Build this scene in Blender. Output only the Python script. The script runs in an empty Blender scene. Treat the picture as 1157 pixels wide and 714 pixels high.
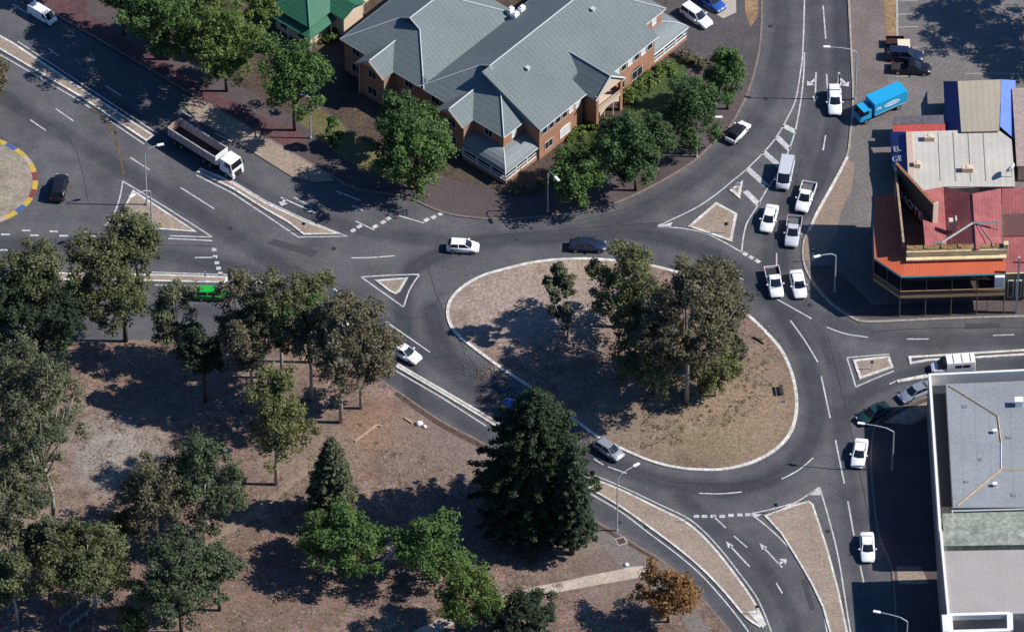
import bpy, bmesh, math, random
import numpy as np
from mathutils import Vector, Matrix
R = math.radians
S = bpy.context.scene
COL = S.collection

# ------------------------------------------------------------------ camera, sky, sun, exposure
DIST, ELEV, PXM = 1200.0, R(45), 8.0          # distance, elevation, photo pixels per metre at the centre
W0, H0 = 1157.0, 714.0
cam_d = bpy.data.cameras.new('camera'); cam = bpy.data.objects.new('camera', cam_d); COL.objects.link(cam)
cam.location = (0, -DIST*math.cos(ELEV), DIST*math.sin(ELEV)); cam.rotation_euler = (R(90)-ELEV, 0, 0)
cam_d.sensor_width = 36; cam_d.lens = 36*PXM*DIST/W0; cam_d.clip_start = 5; cam_d.clip_end = 9000
S.camera = cam
SUN_EL, SUN_AZ = R(42.5), R(-1.5)                # azimuth counter-clockwise from +X
wd = bpy.data.worlds.new('World'); S.world = wd; wd.use_nodes = True
nt = wd.node_tree; bg = nt.nodes['Background']; sky = nt.nodes.new('ShaderNodeTexSky')
sky.sky_type = 'NISHITA'; sky.sun_disc = False; sky.sun_elevation = SUN_EL; sky.sun_rotation = R(90)-SUN_AZ
tint = nt.nodes.new('ShaderNodeMix'); tint.data_type = 'RGBA'; tint.blend_type = 'MULTIPLY'; tint.inputs[0].default_value = 1; tint.inputs[7].default_value = (.46, .86, 1.42, 1)
nt.links.new(sky.outputs[0], tint.inputs[6]); nt.links.new(tint.outputs[2], bg.inputs[0]); bg.inputs[1].default_value = 0.066
sl = bpy.data.lights.new('sun', 'SUN'); sl.energy = 4.9; sl.angle = R(0.53); sl.color = (1, .955, .90)
so = bpy.data.objects.new('sun', sl); COL.objects.link(so)
sd = Vector((math.cos(SUN_EL)*math.cos(SUN_AZ), math.cos(SUN_EL)*math.sin(SUN_AZ), math.sin(SUN_EL)))
so.rotation_euler = sd.to_track_quat('Z', 'Y').to_euler(); so.location = sd*300
vs = S.view_settings; vs.view_transform = 'Standard'; vs.look = 'None'; vs.exposure = 0.27; vs.gamma = 1
S.cycles.max_bounces = 5; S.cycles.transparent_max_bounces = 8

# ------------------------------------------------------------------ placing
FPX = PXM*DIST
def P(px, py, z=0.0):
    """the point at height z in the place that the photograph shows at px, py"""
    dx, dy = (px-W0/2)/FPX, -(py-H0/2)/FPX
    s, c = math.sin(ELEV), math.cos(ELEV)
    d = Vector((dx, c+dy*s, -s+dy*c))
    o = cam.location
    t = (z-o.z)/d.z
    return Vector((o.x+d.x*t, o.y+d.y*t, z))
def PP(pts, z=0.0): return [P(a, b, z) for a, b in pts]
def heading(px, py, vx, vy):
    a = P(px-vx/2, py-vy/2); b = P(px+vx/2, py+vy/2)
    return math.atan2(b.y-a.y, b.x-a.x)
def smooth(pts, n=6, closed=False):
    out = []; N = len(pts); rng = range(N) if closed else range(N-1)
    g = (lambda i: pts[i % N]) if closed else (lambda i: pts[min(max(i, 0), N-1)])
    for i in rng:
        p0, p1, p2, p3 = g(i-1), g(i), g(i+1), g(i+2)
        for k in range(n):
            t = k/n
            out.append(tuple(.5*((2*b)+(-a+c)*t+(2*a-5*b+4*c-d)*t*t+(-a+3*b-3*c+d)*t**3) for a, b, c, d in zip(p0, p1, p2, p3)))
    if not closed: out.append(tuple(pts[-1]))
    return out

# ------------------------------------------------------------------ materials
MATS = {}
def mat(name, col, rough=.8, metal=0, var=0, scale=1.0, coarse=0, cscale=.05, spec=.3, bump=0, coords='obj', col2=None, emis=None):
    if name in MATS: return MATS[name]
    m = bpy.data.materials.new(name); m.use_nodes = True; n = m.node_tree; b = n.nodes['Principled BSDF']
    b.inputs['Roughness'].default_value = rough; b.inputs['Metallic'].default_value = metal
    b.inputs['Specular IOR Level'].default_value = spec
    b.inputs['Base Color'].default_value = (*col, 1)
    if var or coarse:
        geo = n.nodes.new('ShaderNodeNewGeometry') if coords == 'world' else n.nodes.new('ShaderNodeTexCoord')
        src = geo.outputs['Position'] if coords == 'world' else geo.outputs['Object']
        def noise(sc, det, lo, hi, rough_=.6):
            t = n.nodes.new('ShaderNodeTexNoise'); t.inputs['Scale'].default_value = sc; t.inputs['Detail'].default_value = det
            t.inputs['Roughness'].default_value = rough_
            n.links.new(src, t.inputs['Vector'])
            r = n.nodes.new('ShaderNodeMapRange'); r.inputs['From Min'].default_value = .3; r.inputs['From Max'].default_value = .7
            r.inputs['To Min'].default_value = lo; r.inputs['To Max'].default_value = hi
            n.links.new(t.outputs['Fac'], r.inputs['Value']); return r.outputs['Result']
        f = noise(scale, 3, 1-var, 1+var)
        if coords == 'world':
            wn = n.nodes.new('ShaderNodeTexNoise'); wn.inputs['Scale'].default_value = 5.5; wn.inputs['Detail'].default_value = 1; n.links.new(src, wn.inputs['Vector'])
            sp_ = n.nodes.new('ShaderNodeMapRange'); sp_.data_type = 'FLOAT_VECTOR'; n.links.new(wn.outputs['Color'], sp_.inputs['Vector'])
            k_ = .75*var
            sp_.inputs[7].default_value = (.33,)*3; sp_.inputs[8].default_value = (.67,)*3; sp_.inputs[9].default_value = (1-k_, 1-k_, 1-k_); sp_.inputs[10].default_value = (1+k_, 1+k_, 1+k_)
        if coarse:
            g = noise(cscale, 4, 1-coarse, 1+coarse)
            mm = n.nodes.new('ShaderNodeMath'); mm.operation = 'MULTIPLY'; n.links.new(f, mm.inputs[0]); n.links.new(g, mm.inputs[1]); f = mm.outputs[0]
        base = n.nodes.new('ShaderNodeRGB'); base.outputs[0].default_value = (*col, 1); bc = base.outputs[0]
        if col2:
            mx = n.nodes.new('ShaderNodeMix'); mx.data_type = 'RGBA'; n.links.new(noise(cscale*2.3, 5, 0, 1), mx.inputs[0])
            mx.inputs[6].default_value = (*col, 1); mx.inputs[7].default_value = (*col2, 1); bc = mx.outputs[2]
        v = n.nodes.new('ShaderNodeVectorMath'); v.operation = 'SCALE'; n.links.new(bc, v.inputs[0]); n.links.new(f, v.inputs['Scale'])
        if coords == 'world':
            vm_ = n.nodes.new('ShaderNodeVectorMath'); vm_.operation = 'MULTIPLY'; n.links.new(v.outputs[0], vm_.inputs[0]); n.links.new(sp_.outputs['Vector'], vm_.inputs[1]); v = vm_
        n.links.new(v.outputs[0], b.inputs['Base Color'])
        if bump:
            bm_ = n.nodes.new('ShaderNodeBump'); bm_.inputs['Strength'].default_value = bump; bm_.inputs['Distance'].default_value = .05
            n.links.new(f, bm_.inputs['Height']); n.links.new(bm_.outputs[0], b.inputs['Normal'])
    MATS[name] = m; return m
def ribs(m, axis=0, period=.35, depth=.12):
    """corrugation / batten lines across a roof sheet, in the object's own coordinates"""
    n = m.node_tree; b = n.nodes['Principled BSDF']
    tc = n.nodes.new('ShaderNodeTexCoord'); sp = n.nodes.new('ShaderNodeSeparateXYZ'); n.links.new(tc.outputs['Object'], sp.inputs[0])
    mu = n.nodes.new('ShaderNodeMath'); mu.operation = 'MULTIPLY'; mu.inputs[1].default_value = 2*math.pi/period; n.links.new(sp.outputs[axis], mu.inputs[0])
    si = n.nodes.new('ShaderNodeMath'); si.operation = 'SINE'; n.links.new(mu.outputs[0], si.inputs[0])
    mr = n.nodes.new('ShaderNodeMapRange'); mr.inputs['From Min'].default_value = -1; mr.inputs['To Min'].default_value = 1-depth; mr.inputs['To Max'].default_value = 1+depth
    n.links.new(si.outputs[0], mr.inputs['Value'])
    v = n.nodes.new('ShaderNodeVectorMath'); v.operation = 'SCALE'
    lk = b.inputs['Base Color'].links
    if lk: n.links.new(lk[0].from_socket, v.inputs[0])
    else: v.inputs[0].default_value = b.inputs['Base Color'].default_value[:3]
    n.links.new(mr.outputs[0], v.inputs['Scale']); n.links.new(v.outputs[0], b.inputs['Base Color'])
    return m

WHITE_LINE = mat('road_paint', (.60, .59, .56), .7, var=.30, scale=4, coarse=.12, cscale=.5, coords='world', col2=(.36, .355, .34))
KERB = mat('kerb_concrete', (.50, .46, .40), .85, var=.25, scale=3, coords='world')
KERBW = mat('painted_kerb', (.66, .64, .59), .8, var=.28, scale=2.2, coarse=.15, cscale=.35, coords='world', col2=(.46, .42, .36))
KERBD = mat('worn_kerb', (.19, .15, .125), .9, var=.3, scale=2, coords='world')
TAN = mat('tan_aggregate', (.285, .22, .17), .95, var=.28, scale=3.2, coarse=.12, cscale=.25, coords='world')
PAVER = mat('brown_pavers', (.085, .066, .064), .9, var=.20, scale=3.5, coarse=.2, cscale=.12, coords='world')
REDPAVE = mat('red_pavers', (.100, .050, .052), .9, var=.35, scale=3.0, coarse=.2, cscale=.2, coords='world')
CARPARK = mat('worn_asphalt', (.155, .138, .128), .9, var=.25, scale=3.2, coarse=.16, cscale=.16, coords='world')
CONC = mat('brown_concrete', (.17, .135, .12), .9, var=.22, scale=3.5, coarse=.2, cscale=.2, coords='world')
VERGE = mat('dry_verge', (.27, .17, .09), .95, var=.35, scale=2.5, coarse=.25, cscale=.3, coords='world')
GRASS = mat('dry_grass', (.13, .115, .05), .95, var=.35, scale=2.5, coarse=.25, cscale=.2, coords='world')
MULCH = mat('garden_mulch', (.075, .055, .04), .95, var=.45, scale=2.5, coarse=.25, cscale=.2, coords='world')
PATHM = mat('dirt_path', (.44, .36, .29), .95, var=.22, scale=3, coarse=.15, cscale=.3, coords='world')
METAL = mat('galvanised_steel', (.45, .47, .48), .45, metal=.3)
WHITEM = mat('white_enamel', (.8, .8, .78), .5)
DARKM = mat('dark_metal', (.03, .03, .035), .6)
GLASS = mat('car_glass', (.012, .016, .022), .08, spec=.6)
TYRE = mat('tyre_rubber', (.015, .015, .016), .9)
RIM = mat('wheel_rim', (.4, .4, .42), .35, metal=.7)
LAMPG = mat('headlamp_glass', (.7, .72, .75), .15, spec=.7)
TAILG = mat('tail_lamp_red', (.4, .01, .01), .2, spec=.6)
YELM = mat('yellow_enamel', (.75, .5, .05), .6)

# ------------------------------------------------------------------ object helpers
def link(name, me, m=None, parent=None, sm=False):
    o = bpy.data.objects.new(name, me); COL.objects.link(o)
    if m is not None:
        for x in (m if isinstance(m, (list, tuple)) else [m]): me.materials.append(x)
    if parent: o.parent = parent
    if sm: me.polygons.foreach_set('use_smooth', [True]*len(me.polygons))
    return o
def root(name, loc, rz, label, cat, group=None):
    o = bpy.data.objects.new(name, None); COL.objects.link(o); o.location = loc; o.rotation_euler = (0, 0, rz)
    o.empty_display_size = .5
    o['label'] = label; o['category'] = cat
    if group: o['group'] = group
    return o
def struct(o): o['kind'] = 'structure'; return o
class MB:
    def __init__(s): s.v = []; s.f = []; s.mi = []; s.cur = 0
    def poly(s, pts):
        i = len(s.v); s.v += [tuple(p) for p in pts]; s.f.append(tuple(range(i, i+len(pts)))); s.mi.append(s.cur)
    def box(s, x0, x1, y0, y1, z0, z1, M=None):
        c = [(x, y, z) for z in (z0, z1) for y in (y0, y1) for x in (x0, x1)]
        if M is not None: c = [tuple(M @ Vector(q)) for q in c]
        i = len(s.v); s.v += c
        for q in ((0, 2, 3, 1), (4, 5, 7, 6), (0, 1, 5, 4), (2, 6, 7, 3), (0, 4, 6, 2), (1, 3, 7, 5)):
            s.f.append(tuple(i+k for k in q)); s.mi.append(s.cur)
    def prism(s, pts, z0, z1):
        i = len(s.v); n = len(pts)
        s.v += [(p[0], p[1], z0) for p in pts]+[(p[0], p[1], z1) for p in pts]
        s.f.append(tuple(range(i+n-1, i-1, -1))); s.f.append(tuple(range(i+n, i+2*n))); s.mi += [s.cur]*2
        for k in range(n):
            s.f.append((i+k, i+(k+1) % n, i+n+(k+1) % n, i+n+k)); s.mi.append(s.cur)
    def tube(s, pts, rad, n=6, cap=True):
        pts = [Vector(p) for p in pts]
        rads = rad if isinstance(rad, (list, tuple)) else [rad]*len(pts)
        i = len(s.v); prev = None
        for k, p in enumerate(pts):
            d = (pts[min(k+1, len(pts)-1)]-pts[max(k-1, 0)]).normalized()
            a = d.cross(Vector((0, 0, 1)) if abs(d.z) < .95 else Vector((1, 0, 0))).normalized()
            if prev is not None and a.dot(prev) < 0: a = -a
            prev = a; b = d.cross(a)
            for j in range(n):
                t = 2*math.pi*j/n; q = p+(a*math.cos(t)+b*math.sin(t))*rads[k]; s.v.append(tuple(q))
        for k in range(len(pts)-1):
            for j in range(n):
                s.f.append((i+k*n+j, i+k*n+(j+1) % n, i+(k+1)*n+(j+1) % n, i+(k+1)*n+j)); s.mi.append(s.cur)
        if cap:
            s.f.append(tuple(i+j for j in range(n))[::-1]); s.f.append(tuple(i+(len(pts)-1)*n+j for j in range(n))); s.mi += [s.cur]*2
    def slab(s, polys, th):
        """roof sheets given by their top polygons, with thickness th downwards"""
        vmap = {}; tops = []; key = lambda p: tuple(round(c, 3) for c in p)
        def vid(p):
            k = key(p)
            if k not in vmap: vmap[k] = len(s.v); s.v.append(tuple(p)); s.v.append((p[0], p[1], p[2]-th))
            return vmap[k]
        edges = {}
        for pl in polys:
            ids = [vid(p) for p in pl]
            s.f.append(tuple(ids)); s.f.append(tuple(i+1 for i in ids[::-1])); s.mi += [s.cur]*2
            for a, b in zip(ids, ids[1:]+ids[:1]): edges[(a, b)] = 1
        for a, b in edges:
            if (b, a) not in edges: s.f.append((a, a+1, b+1, b)); s.mi.append(s.cur)
    def build(s, name, m, parent=None, sm=False, fix=True, bev=0):
        me = bpy.data.meshes.new(name); me.from_pydata(s.v, [], s.f)
        o = link(name, me, m, parent)
        me.polygons.foreach_set('material_index', s.mi)
        bm = bmesh.new(); bm.from_mesh(me)
        if fix: bmesh.ops.recalc_face_normals(bm, faces=bm.faces)
        if bev:
            bmesh.ops.bevel(bm, geom=[e for e in bm.edges if len(e.link_faces) == 2 and e.calc_face_angle(0) > .5], offset=bev, segments=2, affect='EDGES', profile=.6)
        bm.to_mesh(me); bm.free()
        if sm: me.polygons.foreach_set('use_smooth', [True]*len(me.polygons))
        return o

def ngon(name, pts, z, m, parent=None):
    bm = bmesh.new(); f = bm.faces.new([bm.verts.new((p[0], p[1], z)) for p in pts])
    f.normal_update()
    if f.normal.z < 0: f.normal_flip()
    bmesh.ops.triangulate(bm, faces=[f])
    me = bpy.data.meshes.new(name); bm.to_mesh(me); bm.free(); return link(name, me, m, parent)
def offset(pts, d, closed):
    out = []; n = len(pts)
    for i in range(n):
        a = pts[(i-1) % n] if (closed or i > 0) else pts[i]; b = pts[i]; c = pts[(i+1) % n] if (closed or i < n-1) else pts[i]
        t1 = Vector((b[0]-a[0], b[1]-a[1])); t2 = Vector((c[0]-b[0], c[1]-b[1]))
        if t1.length < 1e-6: t1 = t2.copy()
        if t2.length < 1e-6: t2 = t1.copy()
        t1.normalize(); t2.normalize(); t = t1+t2
        if t.length < 1e-6: t = t1
        t.normalize(); nrm = Vector((-t.y, t.x)); k = max(nrm.dot(Vector((-t1.y, t1.x))), .45)
        out.append((b[0]+nrm.x*d/k, b[1]+nrm.y*d/k))
    return out
def ribbon(mb, pts, w, z0, z1=None, closed=False, shift=0.0):
    """a strip of width w along pts: flat at z0, or a kerb from z0 up to z1"""
    L = offset(pts, shift+w/2, closed); Rr = offset(pts, shift-w/2, closed); n = len(pts)
    for i in range(n if closed else n-1):
        j = (i+1) % n
        zt = z1 if z1 is not None else z0
        mb.poly([(*Rr[i], zt), (*Rr[j], zt), (*L[j], zt), (*L[i], zt)])
        if z1 is not None:
            mb.poly([(*Rr[i], z0), (*Rr[j], z0), (*Rr[j], z1), (*Rr[i], z1)]); mb.poly([(*L[j], z0), (*L[i], z0), (*L[i], z1), (*L[j], z1)])
    if z1 is not None and not closed:
        for i in (0, n-1): mb.poly([(*Rr[i], z0), (*L[i], z0), (*L[i], z1), (*Rr[i], z1)])
def area(pts): return sum(a[0]*b[1]-b[0]*a[1] for a, b in zip(pts, pts[1:]+pts[:1]))/2
def island(name, px, m, kerb=KERB, kw=.32, h=.13, sm=True, z=0.02):
    pts = [tuple(p[:2]) for p in PP(px)]
    if sm: pts = smooth(pts, 4, True)
    if area(pts) < 0: pts = pts[::-1]
    inner = offset(pts, kw*.9, True)
    s = struct(ngon(name, inner, h, m))
    mb = MB(); ribbon(mb, pts, kw, 0, h+.012, True, kw/2)
    k = mb.build('kerb', kerb, s, fix=False); return s

# ------------------------------------------------------------------ the ground
def soil_material():
    m = mat('park_soil', (.225, .155, .122), .95, var=.48, scale=2.2, coarse=.30, cscale=.16, coords='world', col2=(.130, .083, .064))
    n = m.node_tree; b = n.nodes['Principled BSDF']; cur = b.inputs['Base Color'].links[0].from_socket
    geo = n.nodes.new('ShaderNodeNewGeometry')
    nz = n.nodes.new('ShaderNodeTexNoise'); nz.inputs['Scale'].default_value = .35; nz.inputs['Detail'].default_value = 6; n.links.new(geo.outputs['Position'], nz.inputs['Vector'])
    fine = n.nodes.new('ShaderNodeTexNoise'); fine.inputs['Scale'].default_value = 3.2; fine.inputs['Detail'].default_value = 3; n.links.new(geo.outputs['Position'], fine.inputs['Vector'])
    def patch(cur, px, py, rx, ry, col, amt):
        c = P(px, py); d = n.nodes.new('ShaderNodeVectorMath'); d.operation = 'SUBTRACT'; n.links.new(geo.outputs['Position'], d.inputs[0]); d.inputs[1].default_value = c
        s = n.nodes.new('ShaderNodeVectorMath'); s.operation = 'MULTIPLY'; n.links.new(d.outputs[0], s.inputs[0]); s.inputs[1].default_value = (8/rx, 5.66/ry, 0)
        l = n.nodes.new('ShaderNodeVectorMath'); l.operation = 'LENGTH'; n.links.new(s.outputs[0], l.inputs[0])
        a = n.nodes.new('ShaderNodeMath'); a.operation = 'MULTIPLY_ADD'; n.links.new(nz.outputs['Fac'], a.inputs[0]); a.inputs[1].default_value = 1.6; n.links.new(l.outputs['Value'], a.inputs[2])
        r = n.nodes.new('ShaderNodeMapRange'); r.inputs['From Min'].default_value = 1.3; r.inputs['From Max'].default_value = 2.1; r.inputs['To Min'].default_value = amt; r.inputs['To Max'].default_value = 0
        n.links.new(a.outputs[0], r.inputs['Value'])
        sc = n.nodes.new('ShaderNodeVectorMath'); sc.operation = 'SCALE'; sc.inputs[0].default_value = col
        fr = n.nodes.new('ShaderNodeMapRange'); fr.inputs['From Min'].default_value = .3; fr.inputs['From Max'].default_value = .7; fr.inputs['To Min'].default_value = .6; fr.inputs['To Max'].default_value = 1.4
        n.links.new(fine.outputs['Fac'], fr.inputs['Value']); n.links.new(fr.outputs[0], sc.inputs['Scale'])
        mx = n.nodes.new('ShaderNodeMix'); mx.data_type = 'RGBA'; n.links.new(r.outputs[0], mx.inputs[0]); n.links.new(cur, mx.inputs[6]); n.links.new(sc.outputs[0], mx.inputs[7])
        return mx.outputs[2]
    for a in [(132, 515, 55, 45, (.27, .235, .20), .9), (560, 500, 60, 35, (.22, .175, .15), .7), (60, 590, 40, 40, (.24, .17, .135), .8), (250, 440, 90, 40, (.235, .175, .145), .7), (170, 690, 60, 40, (.2, .14, .11), .7), (432, 490, 45, 32, (.27, .15, .085), .85), (150, 640, 60, 40, (.16, .10, .075), .6),
              (500, 500, 90, 45, (.185, .14, .115), .8), (345, 510, 60, 50, (.23, .17, .125), .6), (180, 430, 60, 40, (.2, .14, .11), .5),
              (300, 650, 110, 60, (.165, .105, .078), .7), (700, 640, 70, 40, (.16, .125, .10), .7),
              (600, 340, 120, 60, (.31, .235, .195), .95), (650, 300, 60, 12, (.33, .26, .18), .7), (720, 480, 80, 40, (.22, .165, .12), .8),
              (840, 470, 75, 55, (.25, .18, .115), .9), (800, 505, 60, 20, (.20, .17, .09), .5), (860, 440, 40, 60, (.25, .175, .115), .5), (690, 600, 40, 30, (.21, .17, .14), .6)]:
        cur = patch(cur, *a)
    n.links.new(cur, b.inputs['Base Color']); return m
SOIL = soil_material()
far = 2600
g = struct(ngon('ground', [(-far, -far), (far, -far), (far, far), (-far, far)], -.03, SOIL))

# asphalt as a fine sheet that carries a wheel-wear attribute
LANES = [  # (points in the photo, half width in metres, strength)
 ([(470, 470), (455, 330), (500, 285), (560, 272), (640, 268), (720, 265), (790, 282), (850, 318), (895, 370), (918, 430), (921, 480), (900, 522), (850, 548), (780, 550), (700, 528), (620, 480), (560, 435), (505, 400), (488, 350)], 1.7, .55),
 ([(885, 340), (940, 400), (952, 500), (968, 620), (990, 760)], 1.5, .35),
 ([(883, -30), (880, 60), (855, 130), (800, 190), (720, 240), (640, 262)], 1.7, .4),
 ([(950, -30), (948, 100), (925, 200), (885, 270), (885, 330)], 1.8, .5),
 ([(922, -30), (922, 100), (905, 190), (870, 280), (880, 330)], 1.4, .35),
 ([(-40, 30), (110, 110), (230, 185), (330, 235), (420, 262), (520, 275)], 1.6, .4),
 ([(-40, 85), (110, 175), (230, 245), (330, 310), (440, 372), (540, 440), (600, 470)], 1.6, .45),
 ([(-40, 278), (120, 280), (250, 300), (350, 330), (450, 380)], 2.0, .45),
 ([(-40, 355), (200, 350), (350, 375), (450, 430), (550, 492), (660, 566), (760, 625), (830, 700), (860, 760)], 1.2, .35),
 ([(1200, 380), (1050, 385), (960, 372), (900, 340)], 1.5, .35), ([(1200, 412), (1060, 418), (985, 440), (950, 470)], 1.5, .45),
 ([(905, 760), (890, 690), (850, 630), (800, 590), (770, 560)], 1.4, .45), ([(870, 700), (830, 630), (790, 590)], 1.2, .3),
]
x0, x1, y0, y1, st = -82, 84, -70, 74, .5
nx, ny = int((x1-x0)/st)+1, int((y1-y0)/st)+1
gx, gy = np.meshgrid(np.linspace(x0, x1, nx), np.linspace(y0, y1, ny))
wear = np.zeros_like(gx)
for pts, hw, amt in LANES:
    q = np.array([tuple(P(*p)[:2]) for p in smooth(pts, 8)])
    d = np.full(gx.shape, 1e9)
    for a, b in zip(q[:-1], q[1:]):
        ab = b-a; t = np.clip(((gx-a[0])*ab[0]+(gy-a[1])*ab[1])/(ab@ab+1e-9), 0, 1)
        d = np.minimum(d, np.hypot(gx-a[0]-t*ab[0], gy-a[1]-t*ab[1]))
    wear = np.maximum(wear, min(1, amt*1.55)*(np.clip(1.25-d/hw, 0, 1)**.8*.75+.25*np.exp(-((d-.85)/.35)**2)))
me = bpy.data.meshes.new('road'); idx = np.arange(nx*ny).reshape(ny, nx)
fs = np.stack([idx[:-1, :-1], idx[:-1, 1:], idx[1:, 1:], idx[1:, :-1]], -1).reshape(-1, 4)
me.from_pydata(np.stack([gx, gy, np.zeros_like(gx)], -1).reshape(-1, 3).tolist(), [], fs.tolist())
at = me.attributes.new('wear', 'FLOAT', 'POINT'); at.data.foreach_set('value', wear.ravel().astype(np.float32))
ASPH = mat('asphalt', (.112, .106, .106), .85, var=.30, scale=4.5, coarse=.22, cscale=.13, coords='world', col2=(.074, .074, .080))
n = ASPH.node_tree; b = n.nodes['Principled BSDF']; src = b.inputs['Base Color'].links[0].from_socket
an = n.nodes.new('ShaderNodeAttribute'); an.attribute_name = 'wear'
mx = n.nodes.new('ShaderNodeMix'); mx.data_type = 'RGBA'; mx.blend_type = 'MULTIPLY'; n.links.new(an.outputs['Fac'], mx.inputs[0]); n.links.new(src, mx.inputs[6]); mx.inputs[7].default_value = (.30, .35, .45, 1)
n.links.new(mx.outputs[2], b.inputs['Base Color'])
struct(link('road', me, ASPH))

# land blocks, islands and medians
def land(name, px, m, kerb_px, kerb=KERB, h=.12):
    s = struct(ngon(name, PP(px), h, m))
    mb = MB(); ribbon(mb, [tuple(p[:2]) for p in PP(smooth(kerb_px, 4))], .3, 0, h+.02)
    mb.build('kerb', kerb, s, fix=False); return s
park_edge = [(-130, 386), (-60, 386), (60, 386), (160, 386), (250, 384), (330, 388), (395, 412), (445, 440), (498, 476), (550, 504), (605, 545), (655, 578), (681, 594), (704, 607), (725, 620), (741, 629), (762, 645), (788, 671), (812, 698), (835, 730), (850, 775)]
land('park_ground', smooth(park_edge, 4)+[(850, 1500), (-900, 1500), (-900, 386)], SOIL, park_edge, KERBD)
nw_edge = [(-60, -46), (28, 0), (54, 12), (140, 62), (225, 112), (291, 150), (371, 197), (400, 213), (455, 222), (499, 240), (532, 246), (580, 248), (651, 240), (698, 229), (748, 205), (782, 184), (802, 166), (824, 144), (838, 120), (849, 94), (859, 50), (861, 0), (861, -60)]
land('corner_block', smooth(nw_edge, 4)+[(861, -700), (-500, -700), (-500, -300)], PAVER, nw_edge, KERBD)
e_edge = [(956, -60), (959, 0), (962, 60), (964, 112), (961, 150), (957, 177), (943, 204), (923, 240), (914, 261), (908, 274), (908, 296), (917, 317), (938, 343), (964, 360), (984, 364), (1056, 361), (1109, 359), (1157, 358), (1260, 355)]
land('hotel_block', smooth(e_edge, 4)+[(1900, 355), (1900, -700), (956, -700)], CARPARK, e_edge, mat('pale_worn_kerb', (.33, .28, .235), .9, var=.3, scale=2, coords='world'))
se_edge = [(1300, 430), (1157, 438), (1060, 446), (1020, 460), (994, 474), (985, 498), (985, 540), (992, 600), (1007, 640), (1010, 660), (1013, 714), (1018, 790)]
land('shop_block', smooth(se_edge, 4)+[(1018, 1500), (1900, 1500), (1900, 430)], PAVER, se_edge, KERBD)

ring = [(674, 292), (631, 292.6), (601, 296), (573, 302.5), (543, 311.5), (520, 325), (507, 340), (504, 356), (509, 371), (520, 383), (543, 401), (568, 419), (598, 439), (640, 470), (675, 495), (701, 508), (734, 522), (766, 530), (800, 532.5), (828, 530), (855, 522), (880, 507), (896, 487), (902, 462), (900, 437), (895, 418), (885, 396.5), (869, 377), (848, 357), (825, 338), (790, 316), (735, 299)]
island('roundabout_island', ring, SOIL, KERBW, kw=.46, h=.14)
island('median_strip', [(-40, 18), (17, 50), (95, 102), (175, 154), (166, 161), (90, 110), (0, 57), (-40, 36)], TAN, KERBW, sm=False)
island('median_strip', [(226, 190), (262, 206), (300, 229), (345, 250), (384, 265), (343, 266), (325, 252), (300, 238), (262, 214), (222, 195)], TAN, KERBW, sm=False)
island('traffic_island', [(150, 215), (223, 263), (129, 256)], TAN, KERBW, sm=False)
island('median_strip', [(-80, 306), (100, 309), (190, 310.5), (257, 313), (257, 320.5), (175, 318.5), (-80, 315)], TAN, KERBW, sm=False)
M5T = [(450, 411), (500, 440), (553, 471), (610, 506), (657, 535), (700, 552), (745, 574), (778, 591), (805, 616), (833, 651), (853, 680), (866, 706)]
M5B = [(858, 709), (841, 697), (818, 670), (793, 644), (766, 621), (738, 600), (700, 573), (660, 549), (610, 516), (553, 478), (500, 446), (447, 415)]
island('median_strip', smooth(M5T, 4)+smooth(M5B, 4), TAN, KERBW, sm=False)
island('traffic_island', [(423, 317), (461, 314), (452, 330), (446, 333), (440, 330)], TAN, KERBW, sm=False)
island('traffic_island', [(809, 229), (833, 242), (827, 274), (777, 256.5)], TAN, KERBW, kw=.4, sm=False)
island('traffic_island', [(839.5, 204.5), (836, 225.5), (824, 215.5)], TAN, KERBW, kw=.5, sm=False)
island('traffic_island', [(863, 582.6), (894, 571.7), (914, 566), (919, 570), (926, 591), (936, 622), (948, 667), (958, 714), (975, 790), (948, 790), (937, 714), (929, 686), (916, 659), (899, 630), (882, 603)], TAN, KERBW, kw=.28, sm=False)
island('traffic_island', [(963.5, 407), (1005, 402.5), (1009.5, 415.5), (971, 429)], TAN, KERBW, kw=.4, sm=False)
island('median_strip', [(1026, 403), (1157, 395), (1250, 390), (1250, 397), (1157, 402), (1048, 408.5), (1028, 412)], PAVER, KERBW, kw=.4, sm=False)
island('median_strip', [(1013, 430), (1048, 423), (1100, 417), (1100, 420), (1048, 427), (1014, 432.5)], KERBW, KERBW, kw=.2, sm=False)
# small roundabout with its painted kerb
lr = [( -35+78*math.cos(t), 205+52*math.sin(t)) for t in [2*math.pi*k/64 for k in range(64)]]
s_ = struct(ngon('small_roundabout', PP(lr), .13, mat('pale_gravel', (.30, .245, .20), .95, var=.3, scale=3, coarse=.2, cscale=.4, coords='world', col2=(.25, .22, .15))))
mb = MB(); pts = [tuple(p[:2]) for p in PP(lr)]; inn = offset(pts, -.75 if area(pts) < 0 else .75, True)
for k in range(64):
    mb.cur = [0, 1, 0, 2, 0, 3][(k//2) % 6] if True else 0; j = (k+1) % 64
    mb.poly([(*pts[k], .15), (*pts[j], .15), (*inn[j], .15), (*inn[k], .15)]); mb.poly([(*pts[k], 0), (*pts[j], 0), (*pts[j], .15), (*pts[k], .15)])
mb.build('kerb', [mat('kerb_yellow', (.5, .33, .06), .8, var=.2, scale=3, coords='world'), mat('kerb_maroon', (.2, .05, .05), .8, var=.2, scale=3, coords='world'), mat('kerb_blue', (.06, .11, .26), .8, var=.2, scale=3, coords='world'), mat('kerb_tan', (.42, .33, .24), .8, var=.2, scale=3, coords='world')], s_, fix=False)

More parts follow.
